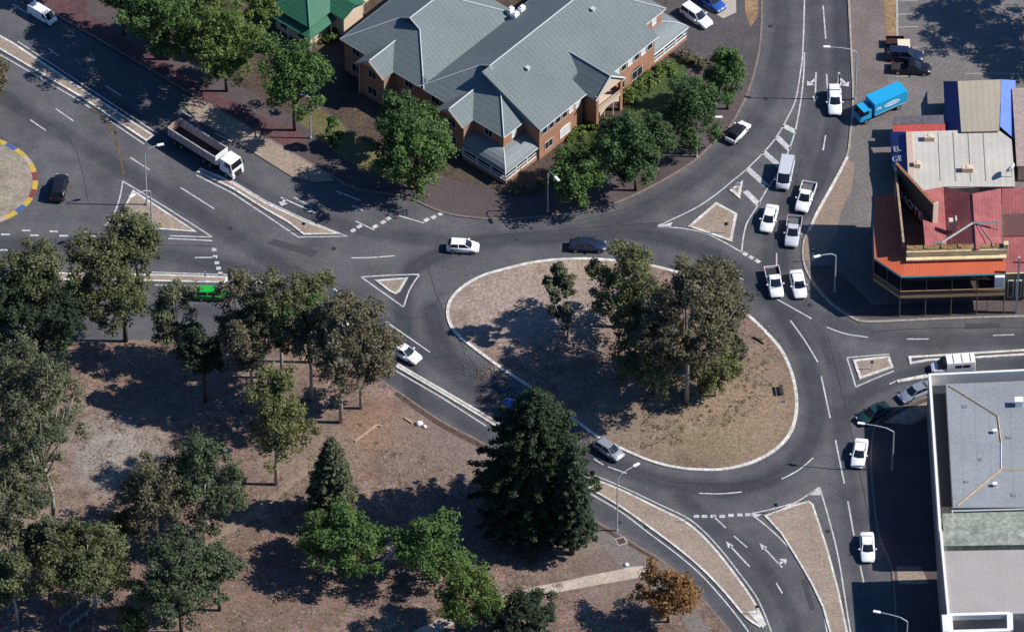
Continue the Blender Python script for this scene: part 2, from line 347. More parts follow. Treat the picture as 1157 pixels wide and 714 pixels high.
# surfaces lying on the land blocks
def sheet(name, px, m, z=.126, sm=False):
    return struct(ngon(name, PP(smooth(px, 4, True) if sm else px), z, m))
sheet('brick_footpath', [(-60, -44), (28, 2), (54, 14), (140, 64), (225, 114), (291, 152), (330, 175), (345, 162), (338, 148), (300, 135), (232, 98), (150, 50), (95, 12), (110, -12), (90, -60)], REDPAVE)
sheet('footpath', [(205, 117), (225, 113), (291, 151), (371, 198), (378, 205), (355, 207), (329, 200), (270, 163), (222, 137)], TAN, .13)
sheet('lawn', [(330, 132), (350, 118), (380, 135), (405, 158), (445, 180), (480, 205), (470, 214), (440, 205), (415, 196), (385, 178)], GRASS, .13)
sheet('garden_bed', [(-10, -60), (150, 22), (235, 75), (300, 115), (330, 131), (360, 118), (420, 165), (500, 200), (560, 215), (640, 205), (720, 175), (770, 120), (762, 70), (700, -60)], MULCH, .128)
sheet('lawn', [(632, 172), (676, 143), (700, 148), (706, 122), (765, 62), (780, 75), (765, 105), (735, 140), (690, 175), (650, 185)], mat('garden_lawn', (.05, .075, .022), .95, var=.4, scale=2.2, coords='world'), .134)
sheet('driveway', [(752, -60), (752, 10), (770, 45), (790, 70), (838, 110), (855, 60), (859, 0), (859, -60)], mat('driveway_asphalt', (.085, .075, .075), .9, var=.3, scale=3.5, coarse=.15, cscale=.2, coords='world'), .138)
sheet('concrete_apron', [(797, -10), (831, -12), (832, 15), (817, 22), (795, 8)], mat('pale_concrete', (.42, .36, .29), .9, var=.12, scale=3, coords='world'), .142)
sheet('verge', [(841, -30), (857, -30), (856, 20), (848, 32), (842, 15)], VERGE, .142)
sheet('footpath', [(959, 2), (998, -2), (1000, 40), (1003, 95), (985, 104), (966, 108), (963, 60)], CONC, .126)
sheet('verge', [(997, -30), (1012, -30), (1014, 42), (1003, 44), (1000, 30)], VERGE, .130)
mbk = MB(); ribbon(mbk, [tuple(p[:2]) for p in PP(smooth([(957.5, 178), (943.5, 205), (923.5, 241), (914.5, 261)], 5))], .42, .02, .16); struct(mbk.build('white_kerb', KERBW, fix=False))
sheet('footpath', [(957, 180), (966, 186), (962, 215), (950, 240), (946, 262), (930, 290), (915, 300), (909, 292), (910, 275), (915, 262), (924, 241), (943, 206)], mat('tan_footpath', (.25, .185, .14), .9, var=.2, scale=3, coords='world'), .126)
sheet('footpath', [(915, 302), (940, 300), (985, 345), (1157, 340), (1260, 338), (1260, 353), (1157, 356), (1056, 359), (984, 362), (966, 358), (939, 341), (920, 318)], PAVER, .13)
sheet('footpath', [(1060, 450), (1022, 464), (998, 478), (1030, 480), (1060, 465)], mat('pinkish_paving', (.30, .20, .15), .9, var=.35, scale=1.2, coords='world'), .126)
sheet('footpath', [(1013, 640), (1040, 640), (1050, 660), (1015, 660)], TAN, .126)
# park paths
def strip(name, px, w, m, z=.13):
    mb = MB(); ribbon(mb, [tuple(p[:2]) for p in PP(smooth(px, 5))], w, z); return struct(mb.build(name, m, fix=False))
sheet('path', [(470, 712), (510, 694), (552, 679), (575, 671), (598, 664.5), (622, 660), (645, 655.5), (668, 650), (690, 646), (712, 641), (733, 640), (738, 645), (725, 652), (706, 656), (682, 660), (655, 665), (628, 670), (605, 675), (585, 681), (560, 688), (520, 702), (480, 722), (462, 722)], PATHM, .137, True)
strip('path', [(150, 690), (220, 625), (290, 578), (330, 545), (352, 528), (378, 510)], 1.2, mat('faint_path', (.24, .175, .13), .95, var=.3, scale=2.5, coords='world'))
strip('gutter', [(447, 444), (498, 480), (550, 508), (605, 549), (655, 582), (682, 598), (705, 612), (742, 635)], .9, mat('gutter_soil', (.085, .055, .04), .95, var=.4, scale=2.2, coords='world'), .132)
sheet('footpath', [(655, 583), (682, 600), (705, 614), (726, 626), (745, 640), (790, 695), (810, 730), (790, 735), (765, 690), (735, 655), (700, 640), (668, 605), (645, 590)], mat('gravel_footpath', (.165, .14, .125), .95, var=.3, scale=3, coords='world'), .134, True)

# painted markings
mk = MB(); ZM = .004
def line(pts, w=.2, sm=False, z=ZM):
    q = [tuple(p[:2]) for p in PP(smooth(pts, 5) if sm else pts)]; ribbon(mk, q, w, z)
def blob(x, y, l=.9, w=.5, vx=1, vy=0):
    a = heading(x, y, vx, vy); c = P(x, y); u = Vector((math.cos(a), math.sin(a))); v = Vector((-u.y, u.x))
    mk.poly([(c.x+u.x*i*l/2+v.x*j*w/2, c.y+u.y*i*l/2+v.y*j*w/2, ZM) for i, j in ((-1, -1), (1, -1), (1, 1), (-1, 1))])
for s in [[(34, 135.5), (51.5, 147.5)], [(63, 123), (83, 137)], [(119, 97), (137, 108.5)], [(55, 55), (67, 64)], [(147, 178), (169, 192)], [(204, 212), (242, 236)],
          [(377, 326), (397, 341)], [(440, 366), (486, 398)], [(809, 301), (840, 316)], [(876, 337), (917, 360)],
          [(928, 425), (938, 472)], [(944, 497), (954, 546)], [(958, 566), (965, 605)], [(972, 639), (976, 658)], [(1024, 383), (1049, 383)], [(1122, 379), (1146, 378)],
          [(671, 518), (682, 525)], [(687, 527), (708, 534.5)], [(806, 583), (820, 596)], [(829, 605), (844, 618)], [(877, 658), (884, 670)],
          [(930, 7), (933, 44)], [(934, 84), (935, 101)], [(933, 153), (930, 170)], [(877.5, 286), (877.5, 300)], [(220, 291), (244, 291)], [(190, 269.5), (240, 272)],
          [(332, 223), (353, 234)], [(402, 250), (423, 260)], [(451, 244), (479, 252)], [(380, 216), (408, 227)], [(398, 232), (410, 238)],
          [(14, 5), (34, 17)], [(205, 125), (222, 136)], [(242, 150), (262, 160)], [(1013, 430), (1005, 434)]]: line(s)
for s in [[(397, 291.5), (420, 291), (446, 289)], [(893, 362), (904, 377), (914, 392), (924, 409)], [(934, 369.5), (955, 377), (981, 381)], [(919, 517), (902, 531), (883, 541)], [(790, 557), (815, 557.5), (838, 555.5)],
          [(743, 255.6), (785, 235.6), (810, 219), (827, 205), (844, 191), (865, 170), (878, 154), (890, 133), (899, 113), (904, 85), (907, 60), (909, 0), (909, -40)],
          [(838, 285), (840, 268), (844, 252), (855, 234), (866, 215), (878, 197), (888, 178), (898, 150), (905, 113), (908, 85), (909, 60)],
          [(743, 256), (770, 258), (795, 263), (815, 272), (838, 285)],
          [(848, 580), (870, 575.5), (890, 570), (903, 565), (926, 550)], [(926, 550), (936, 584), (948, 633), (961, 714), (978, 800)],
          [(848, 580), (866, 594), (891, 618), (911, 647), (926, 676), (934.5, 714), (942, 790)],
          [(118, 256), (128, 243), (135, 225), (139, 204)], [(408, 313), (440, 311), (474, 310)], [(408, 313), (432, 330), (456, 347)], [(474, 310), (463, 327), (456, 347)],
          [(957, 404), (962, 420), (967, 437)], [(967, 437), (990, 427), (1010, 419)], [(957, 404), (980, 402), (1005, 400)]]: line(s, .2, True)
line([(139, 205), (190, 236), (240, 268)], .2); line([(240, 268), (192, 266.5)], .2)
line([(222, 198), (262, 218), (300, 243), (337, 268), (392, 267), (345, 248)], .2); line([(345, 248), (300, 227), (262, 204), (240, 196)], .18)
line([(0, 62), (90, 114), (163, 163)], .18); line([(20, 47), (97, 98), (178, 151)], .18)
line([(170, 307.5), (257, 310.5)], .18); line([(175, 322), (257, 324)], .2); line([(270, 162), (329, 199)], .25)
line([(444, 417), (500, 449.5), (549, 481)], .2); line([(612, 520), (660, 553), (700, 577), (736, 604), (764, 625), (790, 647), (814, 673), (836, 700), (852, 722)], .2, True)
line([(660, 532), (700, 548.5), (746, 570), (780, 587), (808, 613), (836, 648), (857, 678), (872, 714)], .18, True)
line([(957, 179), (943, 205.5), (923, 242), (915, 260)], .2, z=.155)
for x, y in [(787, 583), (796, 583), (806, 583), (816, 583), (826, 582), (836, 581.5), (845, 581)]: blob(x, y, .75, .55)
for x, y in [(842, 287), (849, 291), (856, 295)]: blob(x, y, .8, .6, 1, .6)
for x0_, x1_, y_ in [(1, 11, 265), (25, 34, 260.5), (34, 44, 266), (56, 65, 261.5), (67, 77, 266.5), (90, 98, 262), (102, 108, 267), (0, 9.5, 282.5), (100, 106, 286), (114, 125, 287)]: line([(x0_, y_), (x1_, y_)], .3)
for x, y in [(242, 282), (243, 290), (245, 297), (247, 303), (249, 309)]: blob(x, y, .65, .6)
for x, y in [(399, 260.5), (406, 256), (424, 256), (433, 251), (439, 247), (482, 248.5), (490, 245.5), (498, 241.5)]: blob(x, y, .8, .6, 1, -.6)
for a, b_ in [((885, 142), (898, 149)), ((878, 155), (892, 169)), ((863, 172), (882, 189)), ((845, 191), (866, 210)), ((842, 216), (857, 231))]: line([a, b_], .85)
for t_ in ([(926, 551), (912, 559), (927, 559)], [(905, 567), (882, 575), (894, 569)], [(743, 256), (760, 251), (757, 257)], [(848, 580), (862, 580), (855, 584)], [(283, 314), (319, 315.5), (291, 322.5), (288, 322)]):
    mk.poly([(*P(*q)[:2], ZM) for q in t_])
# arrows: shaft and head(s)
def arrow(tail, tip, turn=None, w=.22):
    a, b2 = P(*tail), P(*tip); d = (b2-a).normalized(); nrm = Vector((-d.y, d.x, 0))
    ribbon(mk, [tuple(a[:2]), tuple((b2-d*1.0)[:2])], w, ZM)
    mk.poly([(*(b2-d*1.3+nrm*.45)[:2], ZM), (*(b2-d*1.3-nrm*.45)[:2], ZM), (*b2[:2], ZM)])
    if turn:
        c = P(*turn[0]); e = P(*turn[1]); q = (e-c).normalized(); m_ = Vector((-q.y, q.x, 0))
        ribbon(mk, [tuple(c[:2]), tuple((e-q*.7)[:2])], .4, ZM); mk.poly([(*(e-q*.8+m_*.7)[:2], ZM), (*(e-q*.8-m_*.7)[:2], ZM), (*e[:2], ZM)])
arrow((847, 640), (820, 611)); arrow((884, 641), (858, 613), ((880, 637), (889, 631)))
arrow((317, 223), (357, 241), ((322, 225), (318, 233))); arrow((922, 82), (921, 116), ((921, 90), (912, 97))); line([(948, 82), (948, 104)], .3); arrow((948, 84), (949, 100), ((949, 89), (959, 98)))
struct(mk.build('road_markings', WHITE_LINE, fix=False))
m2 = MB()
ribbon(m2, [tuple(p[:2]) for p in PP(smooth([(101, 123), (112, 128), (122, 140), (130, 158), (136, 178), (140, 198)], 5))], .35, .006)
struct(m2.build('yellow_marking', mat('faded_yellow', (.12, .08, .045), .8, var=.6, scale=.8, coords='world'), fix=False))
m3 = MB()
for y in (2, 17, 31.5, 55, 87):
    ribbon(m3, [tuple(p[:2]) for p in PP([(1013, y+.5), (1037, y-.5)])], .14, .128)
ribbon(m3, [tuple(p[:2]) for p in PP([(1013, -20), (1014, 42)])], .3, .134)
ribbon(m3, [tuple(p[:2]) for p in PP([(1090, 84), (1157, 84)])], .14, .128)
struct(m3.build('parking_bay_lines', mat('faded_white', (.36, .34, .31), .8, var=.25, scale=4, coords='world'), fix=False))
wt = struct(ngon('painted_median_nose', PP([(845, 692), (856, 689), (866, 706), (862, 710)]), .156, KERBW))
m5 = MB()
for q in ([(300, 275), (352, 290), (360, 284), (310, 270)], [(925, 380), (934, 412), (941, 411), (932, 379)], [(700, 262), (742, 258), (744, 251), (702, 254)], [(585, 455), (600, 467), (610, 460), (596, 449)], [(872, 60), (876, 30), (882, 30), (879, 60)], [(60, 290), (100, 292), (100, 287), (62, 285)], [(1090, 372), (1130, 370), (1130, 365), (1090, 366)], [(905, 655), (915, 690), (921, 688), (911, 654)]): m5.poly([(*P(*e)[:2], .0022) for e in q])
struct(m5.build('asphalt_repairs', mat('newer_asphalt', (.055, .055, .058), .85, var=.3, scale=4, coords='world'), fix=False))
m4 = MB()   # long straight patches, seams and a gully grate in the asphalt
for s, w in [([(100, 90), (200, 160), (290, 215)], .12), ([(330, 300), (400, 330), (470, 360), (500, 330)], .1), ([(480, 290), (500, 350), (540, 420)], .1), ([(760, 545), (840, 545), (900, 525)], .12), ([(20, 120), (80, 160), (100, 230)], .1), ([(905, 180), (890, 260), (880, 330)], .1), ([(985, 375), (1050, 371), (1157, 370)], .12), ([(530, 268), (700, 255), (760, 250)], .12), ([(960, 120), (958, 60), (957, 0)], .12), ([(560, 245), (650, 250), (740, 225)], .1), ([(60, 275), (240, 278)], .12), ([(300, 300), (420, 345), (470, 400)], .1), ([(935, 380), (960, 480), (985, 600)], .1)]:
    ribbon(m4, [tuple(p[:2]) for p in PP(smooth(s, 5))], w, .003)
for x, y, r_ in [(130, 150, .35), (260, 258, .38), (600, 258, .35), (915, 345, .4), (935, 600, .38), (905, 250, .3), (700, 590, .3), (870, 30, .4), (377, 281, .4), (865, 112, .4), (730, 595, .35), (448, 212, .35), (584, 271, .3)]:
    c = P(x, y); m4.poly([(c.x+r_*math.cos(t), c.y+r_*math.sin(t), .0035) for t in [k*math.pi/5 for k in range(10)]])
struct(m4.build('asphalt_seams', mat('bitumen', (.03, .03, .032), .8), fix=False))

# ------------------------------------------------------------------ street lamps, signs
def lamp(base, h, arm, label, hd=.35, tilt=0, two=False):
    b0 = P(*base); b0.z = 0.0
    t = root('street_lamp', b0, 0, label, 'street lamp', 'street lamps along the roads')
    ax, ay = arm; L = math.hypot(ax, ay); dx, dy = ax/L, ay/L
    mb = MB(); mb.tube([(0, 0, 0), (0, 0, h*.5), (0, 0, h-1.0)], [.13, .11, .085], 8); mb.tube([(0, 0, 0), (0, 0, .45)], .2, 8); mb.build('pole', METAL, t, sm=False)
    mb = MB(); mb.tube([(0, 0, h-1.05), (0, 0, h-.8), (dx*.25*L, dy*.25*L, h-.2), (dx*.6*L, dy*.6*L, h+.02), (ax, ay, h+.1)], [.085, .08, .07, .065, .06], 6); mb.build('arm', METAL, t)
    mb = MB(); M = Matrix.Translation((ax+dx*.35, ay+dy*.35, h+.1)) @ Matrix.Rotation(math.atan2(dy, dx), 4, 'Z')
    mb.box(-.5, .5, -.2, .2, -.08, .1, M); mb.build('lamp_head', WHITEM, t, bev=.05)
    return t
LG = [
 ((166, 232), 11.2, (1.9, .6), 'street lamp on the triangular island beside the tipper truck, arm reaching right'),
 ((697, 600), 11.2, (2.3, 1.6), 'tall street lamp on the gravel footpath beside the square pit cover'),
 ((351, 157), 9.0, (-2.2, -.4), 'street lamp on the dry lawn by the red footpath left of the brick building'),
 ((619, 240), 8.6, (1.1, -1.8), 'street lamp in front of the verandah corner at the left end of the hedge trees'),
 ((787, 178), 8.0, (2.7, -.1), 'street lamp among the green trees beside the curving kerb'),
 ((966, 113), 10.2, (-4.0, .2), 'street lamp on the footpath beside the blue box truck'),
 ((1008, 531), 8.4, (-4.2, .7), 'street lamp at the shaded corner by the white parapet building'),
 ((1023, 752), 9.6, (-3.8, .9), 'street lamp at the bottom edge, its curved arm over building shadow'),
 ((943, 330), 8.0, (-2.4, -.9), 'street lamp on the kerb corner in front of the hotel'),
 ((172, 266), 9.5, (-2.2, -1.6), 'street lamp at the bottom kerb of the triangular island behind the olive tree')]
for a in LG: lamp(*a)
def sign(base, h, label, colr=WHITEM, w=.6, hh=.6, ang=-90, kind='traffic_sign'):
    b0 = P(*base); b0.z = .12; t = root(kind, b0, R(ang)+math.pi/2, label, 'traffic sign', 'small signs on posts')
    mb = MB(); mb.tube([(0, 0, 0), (0, 0, h)], .05, 6); mb.build('post', METAL, t)
    mb = MB(); mb.box(-w/2, w/2, -.10, -.06, h-hh, h); mb.build('sign_panel', colr, t, bev=.012); return t
KEEP = mat('sign_blue', (.05, .1, .3), .5)
sign((820, 264), 2.2, 'keep left sign post on the large north east island', DARKM, .5, .6)
sign((834, 214), 1.3, 'white hazard board on the tiny island by the striped paint', WHITEM, .7, .7)
sign((876, 580), 2.0, 'sign post on the nose of the lower splitter island', DARKM, .5, .6)
sign((166, 256), 2.6, 'sign post at the foot of the left triangular island', DARKM, .6, .5)
sign((437, 372), 1.4, 'small white board at the lane beside the park trees', WHITEM, .7, .6)
sign((774, 590), 1.2, 'small white marker on the long median by the give way dashes', WHITEM, .3, .5)
sign((855, 694), 1.8, 'sign post on the white painted nose of the long median', DARKM, .5, .5)
sign((343, 262), 1.8, 'sign post at the right end of the truck median', DARKM, .5, .5)
sign((985, 418), 1.8, 'sign post on the small island opposite the hotel', DARKM, .4, .5)
sign((232, 318), 1.8, 'white post on the median above the green car', WHITEM, .25, .9)
sign((918, 296), 2.4, 'sign post on the footpath corner left of the hotel lamp', DARKM, .5, .5)

# ------------------------------------------------------------------ vehicles
PAINT = {}
def paint(n, c, r=.28, metal=0):
    if n not in PAINT: PAINT[n] = mat('paint_'+n, c, r, metal, spec=.5)
    return PAINT[n]
WP = paint('white', (.80, .80, .79)); SP = paint('silver', (.38, .40, .43), .3, .4); BP = paint('black', (.012, .013, .018)); NP = paint('navy', (.015, .025, .055))
GP = paint('green', (.015, .40, .04)); BLP = paint('blue', (.03, .09, .35)); GYP = paint('grey', (.28, .31, .36), .3, .3); DGP = paint('dark_green', (.012, .04, .04)); TRB = paint('truck_blue', (.015, .33, .60), .45)
LGP = paint('light_grey', (.5, .52, .55))
def loft(mb, st, ring=None):
    """st: list of (x, half width, z low, z high, shoulder inset)"""
    n = 10; i = len(mb.v)
    for x, w, zl, zh, ins in st:
        h = zh-zl
        for y, z in ((-w*.9, zl), (-w*.99, zl+.18*h), (-w, zl+.55*h), (-w*.97, zl+.82*h), (-(w-ins), zh), (w-ins, zh), (w*.97, zl+.82*h), (w, zl+.55*h), (w*.99, zl+.18*h), (w*.9, zl)):
            mb.v.append((x, y, z))
    for k in range(len(st)-1):
        for j in range(n):
            mb.f.append((i+k*n+j, i+k*n+(j+1) % n, i+(k+1)*n+(j+1) % n, i+(k+1)*n+j)); mb.mi.append(mb.cur)
    mb.f.append(tuple(i+j for j in range(n))); mb.f.append(tuple(i+(len(st)-1)*n+j for j in range(n))[::-1]); mb.mi += [mb.cur]*2
def wheel(t, x, y, r=.33, w=.22):
    s = 1 if y > 0 else -1
    mb = MB(); n = 16; mb.tube([(x, y-w/2, r), (x, y+w/2, r)], r, n); o = mb.build('wheel', TYRE, t)
    mb = MB(); mb.tube([(x, y+s*(w/2-.02), r), (x, y+s*(w/2+.015), r)], r*.62, 10); mb.build('rim', RIM, o)
SPEC = {  # L, W, H, glass rear/front base, roof rear/front, belt, hood stations
 'sedan': dict(L=4.75, W=1.84, H=1.45, gb=(-1.75, 1.05), rf=(-1.02, .28), belt=.93, hood=.86, tail=.98, nose=.62),
 'hatch': dict(L=4.2, W=1.78, H=1.50, gb=(-1.92, 1.05), rf=(-1.45, .30), belt=.95, hood=.90, tail=.95, nose=.66),
 'wagon': dict(L=4.9, W=1.88, H=1.72, gb=(-2.3, 1.05), rf=(-2.05, .35), belt=1.02, hood=.98, tail=1.0, nose=.72),
 'van': dict(L=5.1, W=1.90, H=2.0, gb=(-2.45, 1.95), rf=(-2.4, 1.15), belt=1.15, hood=1.05, tail=1.15, nose=.75),
 'ute': dict(L=5.2, W=1.88, H=1.62, gb=(-.55, 1.15), rf=(-.35, .40), belt=1.0, hood=.96, tail=.95, nose=.7)}
def car(pos, vec, kind, pt, label, scale=1.11, group=None, roofm=None, tray='grey', canopy=None, rot=0):
    p = SPEC[kind]; L, W, H = p['L'], p['W'], p['H']; hw = W/2
    c = P(pos[0], pos[1], .75*scale); c.z = 0.004
    t = root({'sedan': 'sedan', 'hatch': 'hatchback', 'wagon': 'station_wagon', 'van': 'van', 'ute': 'utility_truck'}[kind], c, heading(pos[0], pos[1], *vec)+rot, label, {'van': 'van', 'ute': 'ute'}.get(kind, 'car'), group)
    t.scale = (scale,)*3
    f, r = L/2, -L/2; mb = MB()
    if kind == 'ute':
        body = [(r+1.95, hw*.97, .3, p['belt'], .05), (-.3, hw, .25, p['belt'], .06), (.9, hw, .25, p['belt'], .07), (1.3, hw, .25, p['hood'], .1), (f-.5, hw*.97, .25, p['hood']-.08, .12), (f-.15, hw*.9, .28, p['nose']+.05, .12), (f, hw*.78, .35, p['nose']-.1, .08)]
    elif kind == 'van':
        body = [(r, hw*.95, .4, 1.1, .03), (r+.1, hw, .28, 1.15, .03), (0, hw, .25, 1.15, .03), (1.7, hw, .25, 1.15, .05), (f-.35, hw*.95, .25, 1.0, .1), (f-.1, hw*.88, .28, .8, .1), (f, hw*.8, .35, .62, .06)]
    else:
        body = [(r, hw*.8, .38, p['tail']-.14, .1), (r+.12, hw*.92, .28, p['tail']-.04, .12), (r+.5, hw*.98, .24, p['tail'], .1), (p['gb'][0]+.3, hw, .22, max(p['belt'], p['tail']), .07), (0, hw, .22, p['belt'], .06), (p['gb'][1]-.1, hw, .22, p['belt'], .08),
                (p['gb'][1]+.3, hw*.99, .22, p['hood'], .12), (f-.45, hw*.95, .24, p['hood']-.12, .14), (f-.14, hw*.85, .28, p['nose']+.02, .12), (f, hw*.68, .36, p['nose']-.12, .06)]
    loft(mb, body); bo = mb.build('body', pt, t, sm=True)
    md = bo.modifiers.new('b', 'BEVEL'); md.width = .03; md.segments = 1; md.limit_method = 'ANGLE'; md.angle_limit = R(50)
    # glass house
    g0, g1 = p['gb']; r0, r1 = p['rf']; bl = p['belt']-.02; wb, wr = hw-.07, hw-.24 if kind != 'van' else hw-.10
    zt = H-.05
    mb = MB(); B = [(g0, -wb*.92, bl), (g1, -wb*.86, bl), (g1+.12, 0, bl), (g1, wb*.86, bl), (g0, wb*.92, bl)]
    T = [(r0, -wr*.94, zt), (r1, -wr*.9, zt), (r1+.1, 0, zt), (r1, wr*.9, zt), (r0, wr*.94, zt)]
    if kind == 'van': B = [(g0, -wb, bl), (g1, -wb*.9, bl), (g1+.15, 0, bl), (g1, wb*.9, bl), (g0, wb, bl)]; T = [(r0, -wr, zt), (r1, -wr*.95, zt), (r1+.12, 0, zt), (r1, wr*.95, zt), (r0, wr, zt)]
    m0 = [((r1+g1)/2, -wb*.98, bl)]
    i = 0; mb.v += B+T; n5 = 5
    for k in range(5): mb.f.append((k, (k+1) % 5, 5+(k+1) % 5, 5+k)); mb.mi.append(0)
    mb.f.append((5, 6, 7, 8, 9)); mb.f.append((4, 3, 2, 1, 0)); mb.mi += [0, 0]
    mb.build('windows', GLASS, t)
    rm = roofm or pt
    mb = MB()
    rr = [(r0-.04, -wr*.96), (r1+.0, -wr*.92), (r1+.1, 0), (r1+.0, wr*.92), (r0-.04, wr*.96)]
    mb.prism(rr, H-.06, H-.012); mb.prism([(a*.96 if a > 0 else a*.96, b*.86) for a, b in rr], H-.03, H+.012)
    def lerp(a, b, t_): return tuple(a[q]+(b[q]-a[q])*t_ for q in range(3))
    for a, b in ((0, 0), (1, 1), (3, 3), (4, 4)): mb.tube([Vector(B[a])*1.002, Vector(T[b])*1.002], .055, 4)
    for s in (-1, 1):
        xb = (g0+g1)/2-.1; mb.tube([(xb, s*wb*.93, bl), ((r0+r1)/2, s*wr*.955, zt)], .05, 4)
    if kind == 'van':   # closed cargo sides behind the front doors
        for s in (-1, 1): mb.poly([(g0+.02, s*(wb+.006), bl), (.75, s*(wb+.004), bl), (.62, s*(wr+.02), zt), (r0+.02, s*(wr+.02), zt)])
        mb.poly([(g0-.02, -wb, bl), (g0-.02, wb, bl), (r0-.03, wr, bl+.35), (r0-.03, -wr, bl+.35)])
    if canopy:
        pass
    mb.build('roof', rm, t)
    if kind == 'ute':
        mb = MB(); xr, xf = r, -.62; z0, z1 = .62, 1.0
        tm = {'grey': mat('tray_liner', (.12, .12, .125), .7), 'white': WP, 'dark': mat('tray_dark', (.03, .03, .032), .7)}[tray]
        mb.box(xr, xf, -hw*.98, hw*.98, z0-.08, z0); mb.build('tray_floor', tm, t)
        mb = MB()
        for s in (-1, 1): mb.box(xr, xf, s*hw-.03, s*hw+.03, z0-.25, z1)
        mb.box(xr-.03, xr+.03, -hw, hw, z0-.25, z1); mb.box(xf-.03, xf+.03, -hw, hw, z0-.25, z1+.05); mb.build('tray_side', pt, t)
        mb = MB(); mb.box(r+.2, 0, -.45, .45, .3, .5); mb.build('chassis', DARKM, t)
        if canopy: mb = MB(); mb.box(xr+.03, xf-.03, -hw*.9, hw*.9, z1, H-.02); mb.build('canopy', canopy, t, bev=.08)
    for x in (r+.85, f-.88):
        for s in (-1, 1): wheel(t, x, s*(hw-.09), .33 if kind in ('sedan', 'hatch') else .36)
    for s in (-1, 1):
        mb = MB(); mb.box(f-.32, f-.10, s*hw*.66-.17, s*hw*.66+.17, p['nose']-.12, p['nose']+.03); mb.build('headlight', LAMPG, t, bev=.03)
        mb = MB(); zt2 = (p['tail'] if kind != 'ute' else .95)-.32; mb.box(r-.015, r+.14, s*hw*.78-.12, s*hw*.78+.12, zt2, zt2+.18); mb.build('tail_light', TAILG, t)
        mb = MB(); mb.box(g1-.42, g1-.22, s*(hw+.1)-.11, s*(hw+.1)+.11, bl, bl+.16); mb.build('mirror', pt, t, bev=.03)
    mb = MB(); mb.box(f-.06, f+.012, -.5, .5, .38, p['nose']-.2); mb.build('grille', DARKM, t)
    return t
EX = 'white cars queueing at the roundabout entry'
VE = [
 ((67, 211), (6, -28), 'wagon', BP, 'black car beside the coloured kerb of the small roundabout'),
 ((239, 331), (1, .02), 'hatch', GP, 'bright green hatchback half hidden behind the park trees'),
 ((523, 277.5), (1, .05), 'hatch', WP, 'white hatchback crossing the top left of the big roundabout'),
 ((664, 276), (1, .03), 'sedan', NP, 'navy car behind the white hatchback at the top of the roundabout'),
 ((457, 397), (34, 19), 'sedan', WP, 'white sedan emerging from under the park tree at the median tip'),
 ((391, 370), (34, 19), 'sedan', WP, 'white car almost hidden by the brown tree crown'),
 ((688, 507), (20, 13), 'hatch', SP, 'silver hatchback emerging from behind the dark conifer'),
 ((834, 148), (16, -17), 'hatch', WP, 'white hatchback with black roof leaving by the curving kerb'),
 ((787, 18), (38, 27), 'wagon', WP, 'white station wagon parked beside the concrete apron'),
 ((803, 0), (38, 27), 'sedan', BLP, 'blue car at the top edge behind the parked white wagon'),
 ((887, 197), (-6, 28), 'van', LGP, 'pale grey van queueing beside the striped paint'),
 ((910, 222), (-9, 28), 'ute', WP, 'white ute with an open pale tray beside the white kerb line'),
 ((869, 246), (-8, 28), 'sedan', WP, 'white sedan queueing in front of the grey van'),
 ((896, 261), (-4, 28), 'ute', LGP, 'light grey ute queueing between two white vehicles'),
 ((875, 318), (6, 28), 'ute', WP, 'white ute with a dark tray at the head of the queue'),
 ((902, 320), (6, 28), 'sedan', WP, 'white sedan at the kerb corner, right of the dark tray ute'),
 ((943, 113.5), (1, 28), 'wagon', WP, 'white wagon between the two painted turn arrows'),
 ((971, 511), (-5, 28), 'sedan', WP, 'white sedan below the roundabout beside the building shadow'),
 ((980, 617), (1.5, 28), 'sedan', WP, 'white sedan with dark sunroof, lowest car on the right hand road'),
 ((1035, 442), (-30, 13), 'sedan', GYP, 'grey blue sedan half hidden by the white parapet'),
 ((987, 466), (-28, 15), 'sedan', DGP, 'dark car turning at the paved corner by the lamp'),
 ((1030, 76), (1, .06), 'ute', BP, 'black ute parked in the car park above the blue truck'),
 ((1023, 62), (1, .06), 'wagon', NP, 'dark car parked directly behind the black ute'),
 ((583, 463), (24, 14), 'hatch', BLP, 'blue hatchback in the shade behind the top of the dark conifer'),
 ((4, 332), (-1, 0), 'hatch', WP, 'white hatchback under the trees at the left edge'),
 ((48, 17), (34, 20), 'van', WP, 'white van at the top left half under the tree shadow'),
]
for k, a in enumerate(VE):
    kw = {}
    lab = a[4]
    if k in (11, 12, 13, 14, 15, 10): kw['group'] = 'vehicles queueing at the roundabout entry'
    if k == 7: kw['roofm'] = mat('black_roof_paint', (.02, .02, .025), .2, spec=.5)
    if k == 14: kw['tray'] = 'dark'
    if k == 11: kw['tray'] = 'grey'
    if k == 21: kw['tray'] = 'dark'
    if k == 18: kw['roofm'] = None
    if k == 25: kw['scale'] = .9
    car(*a, **kw)
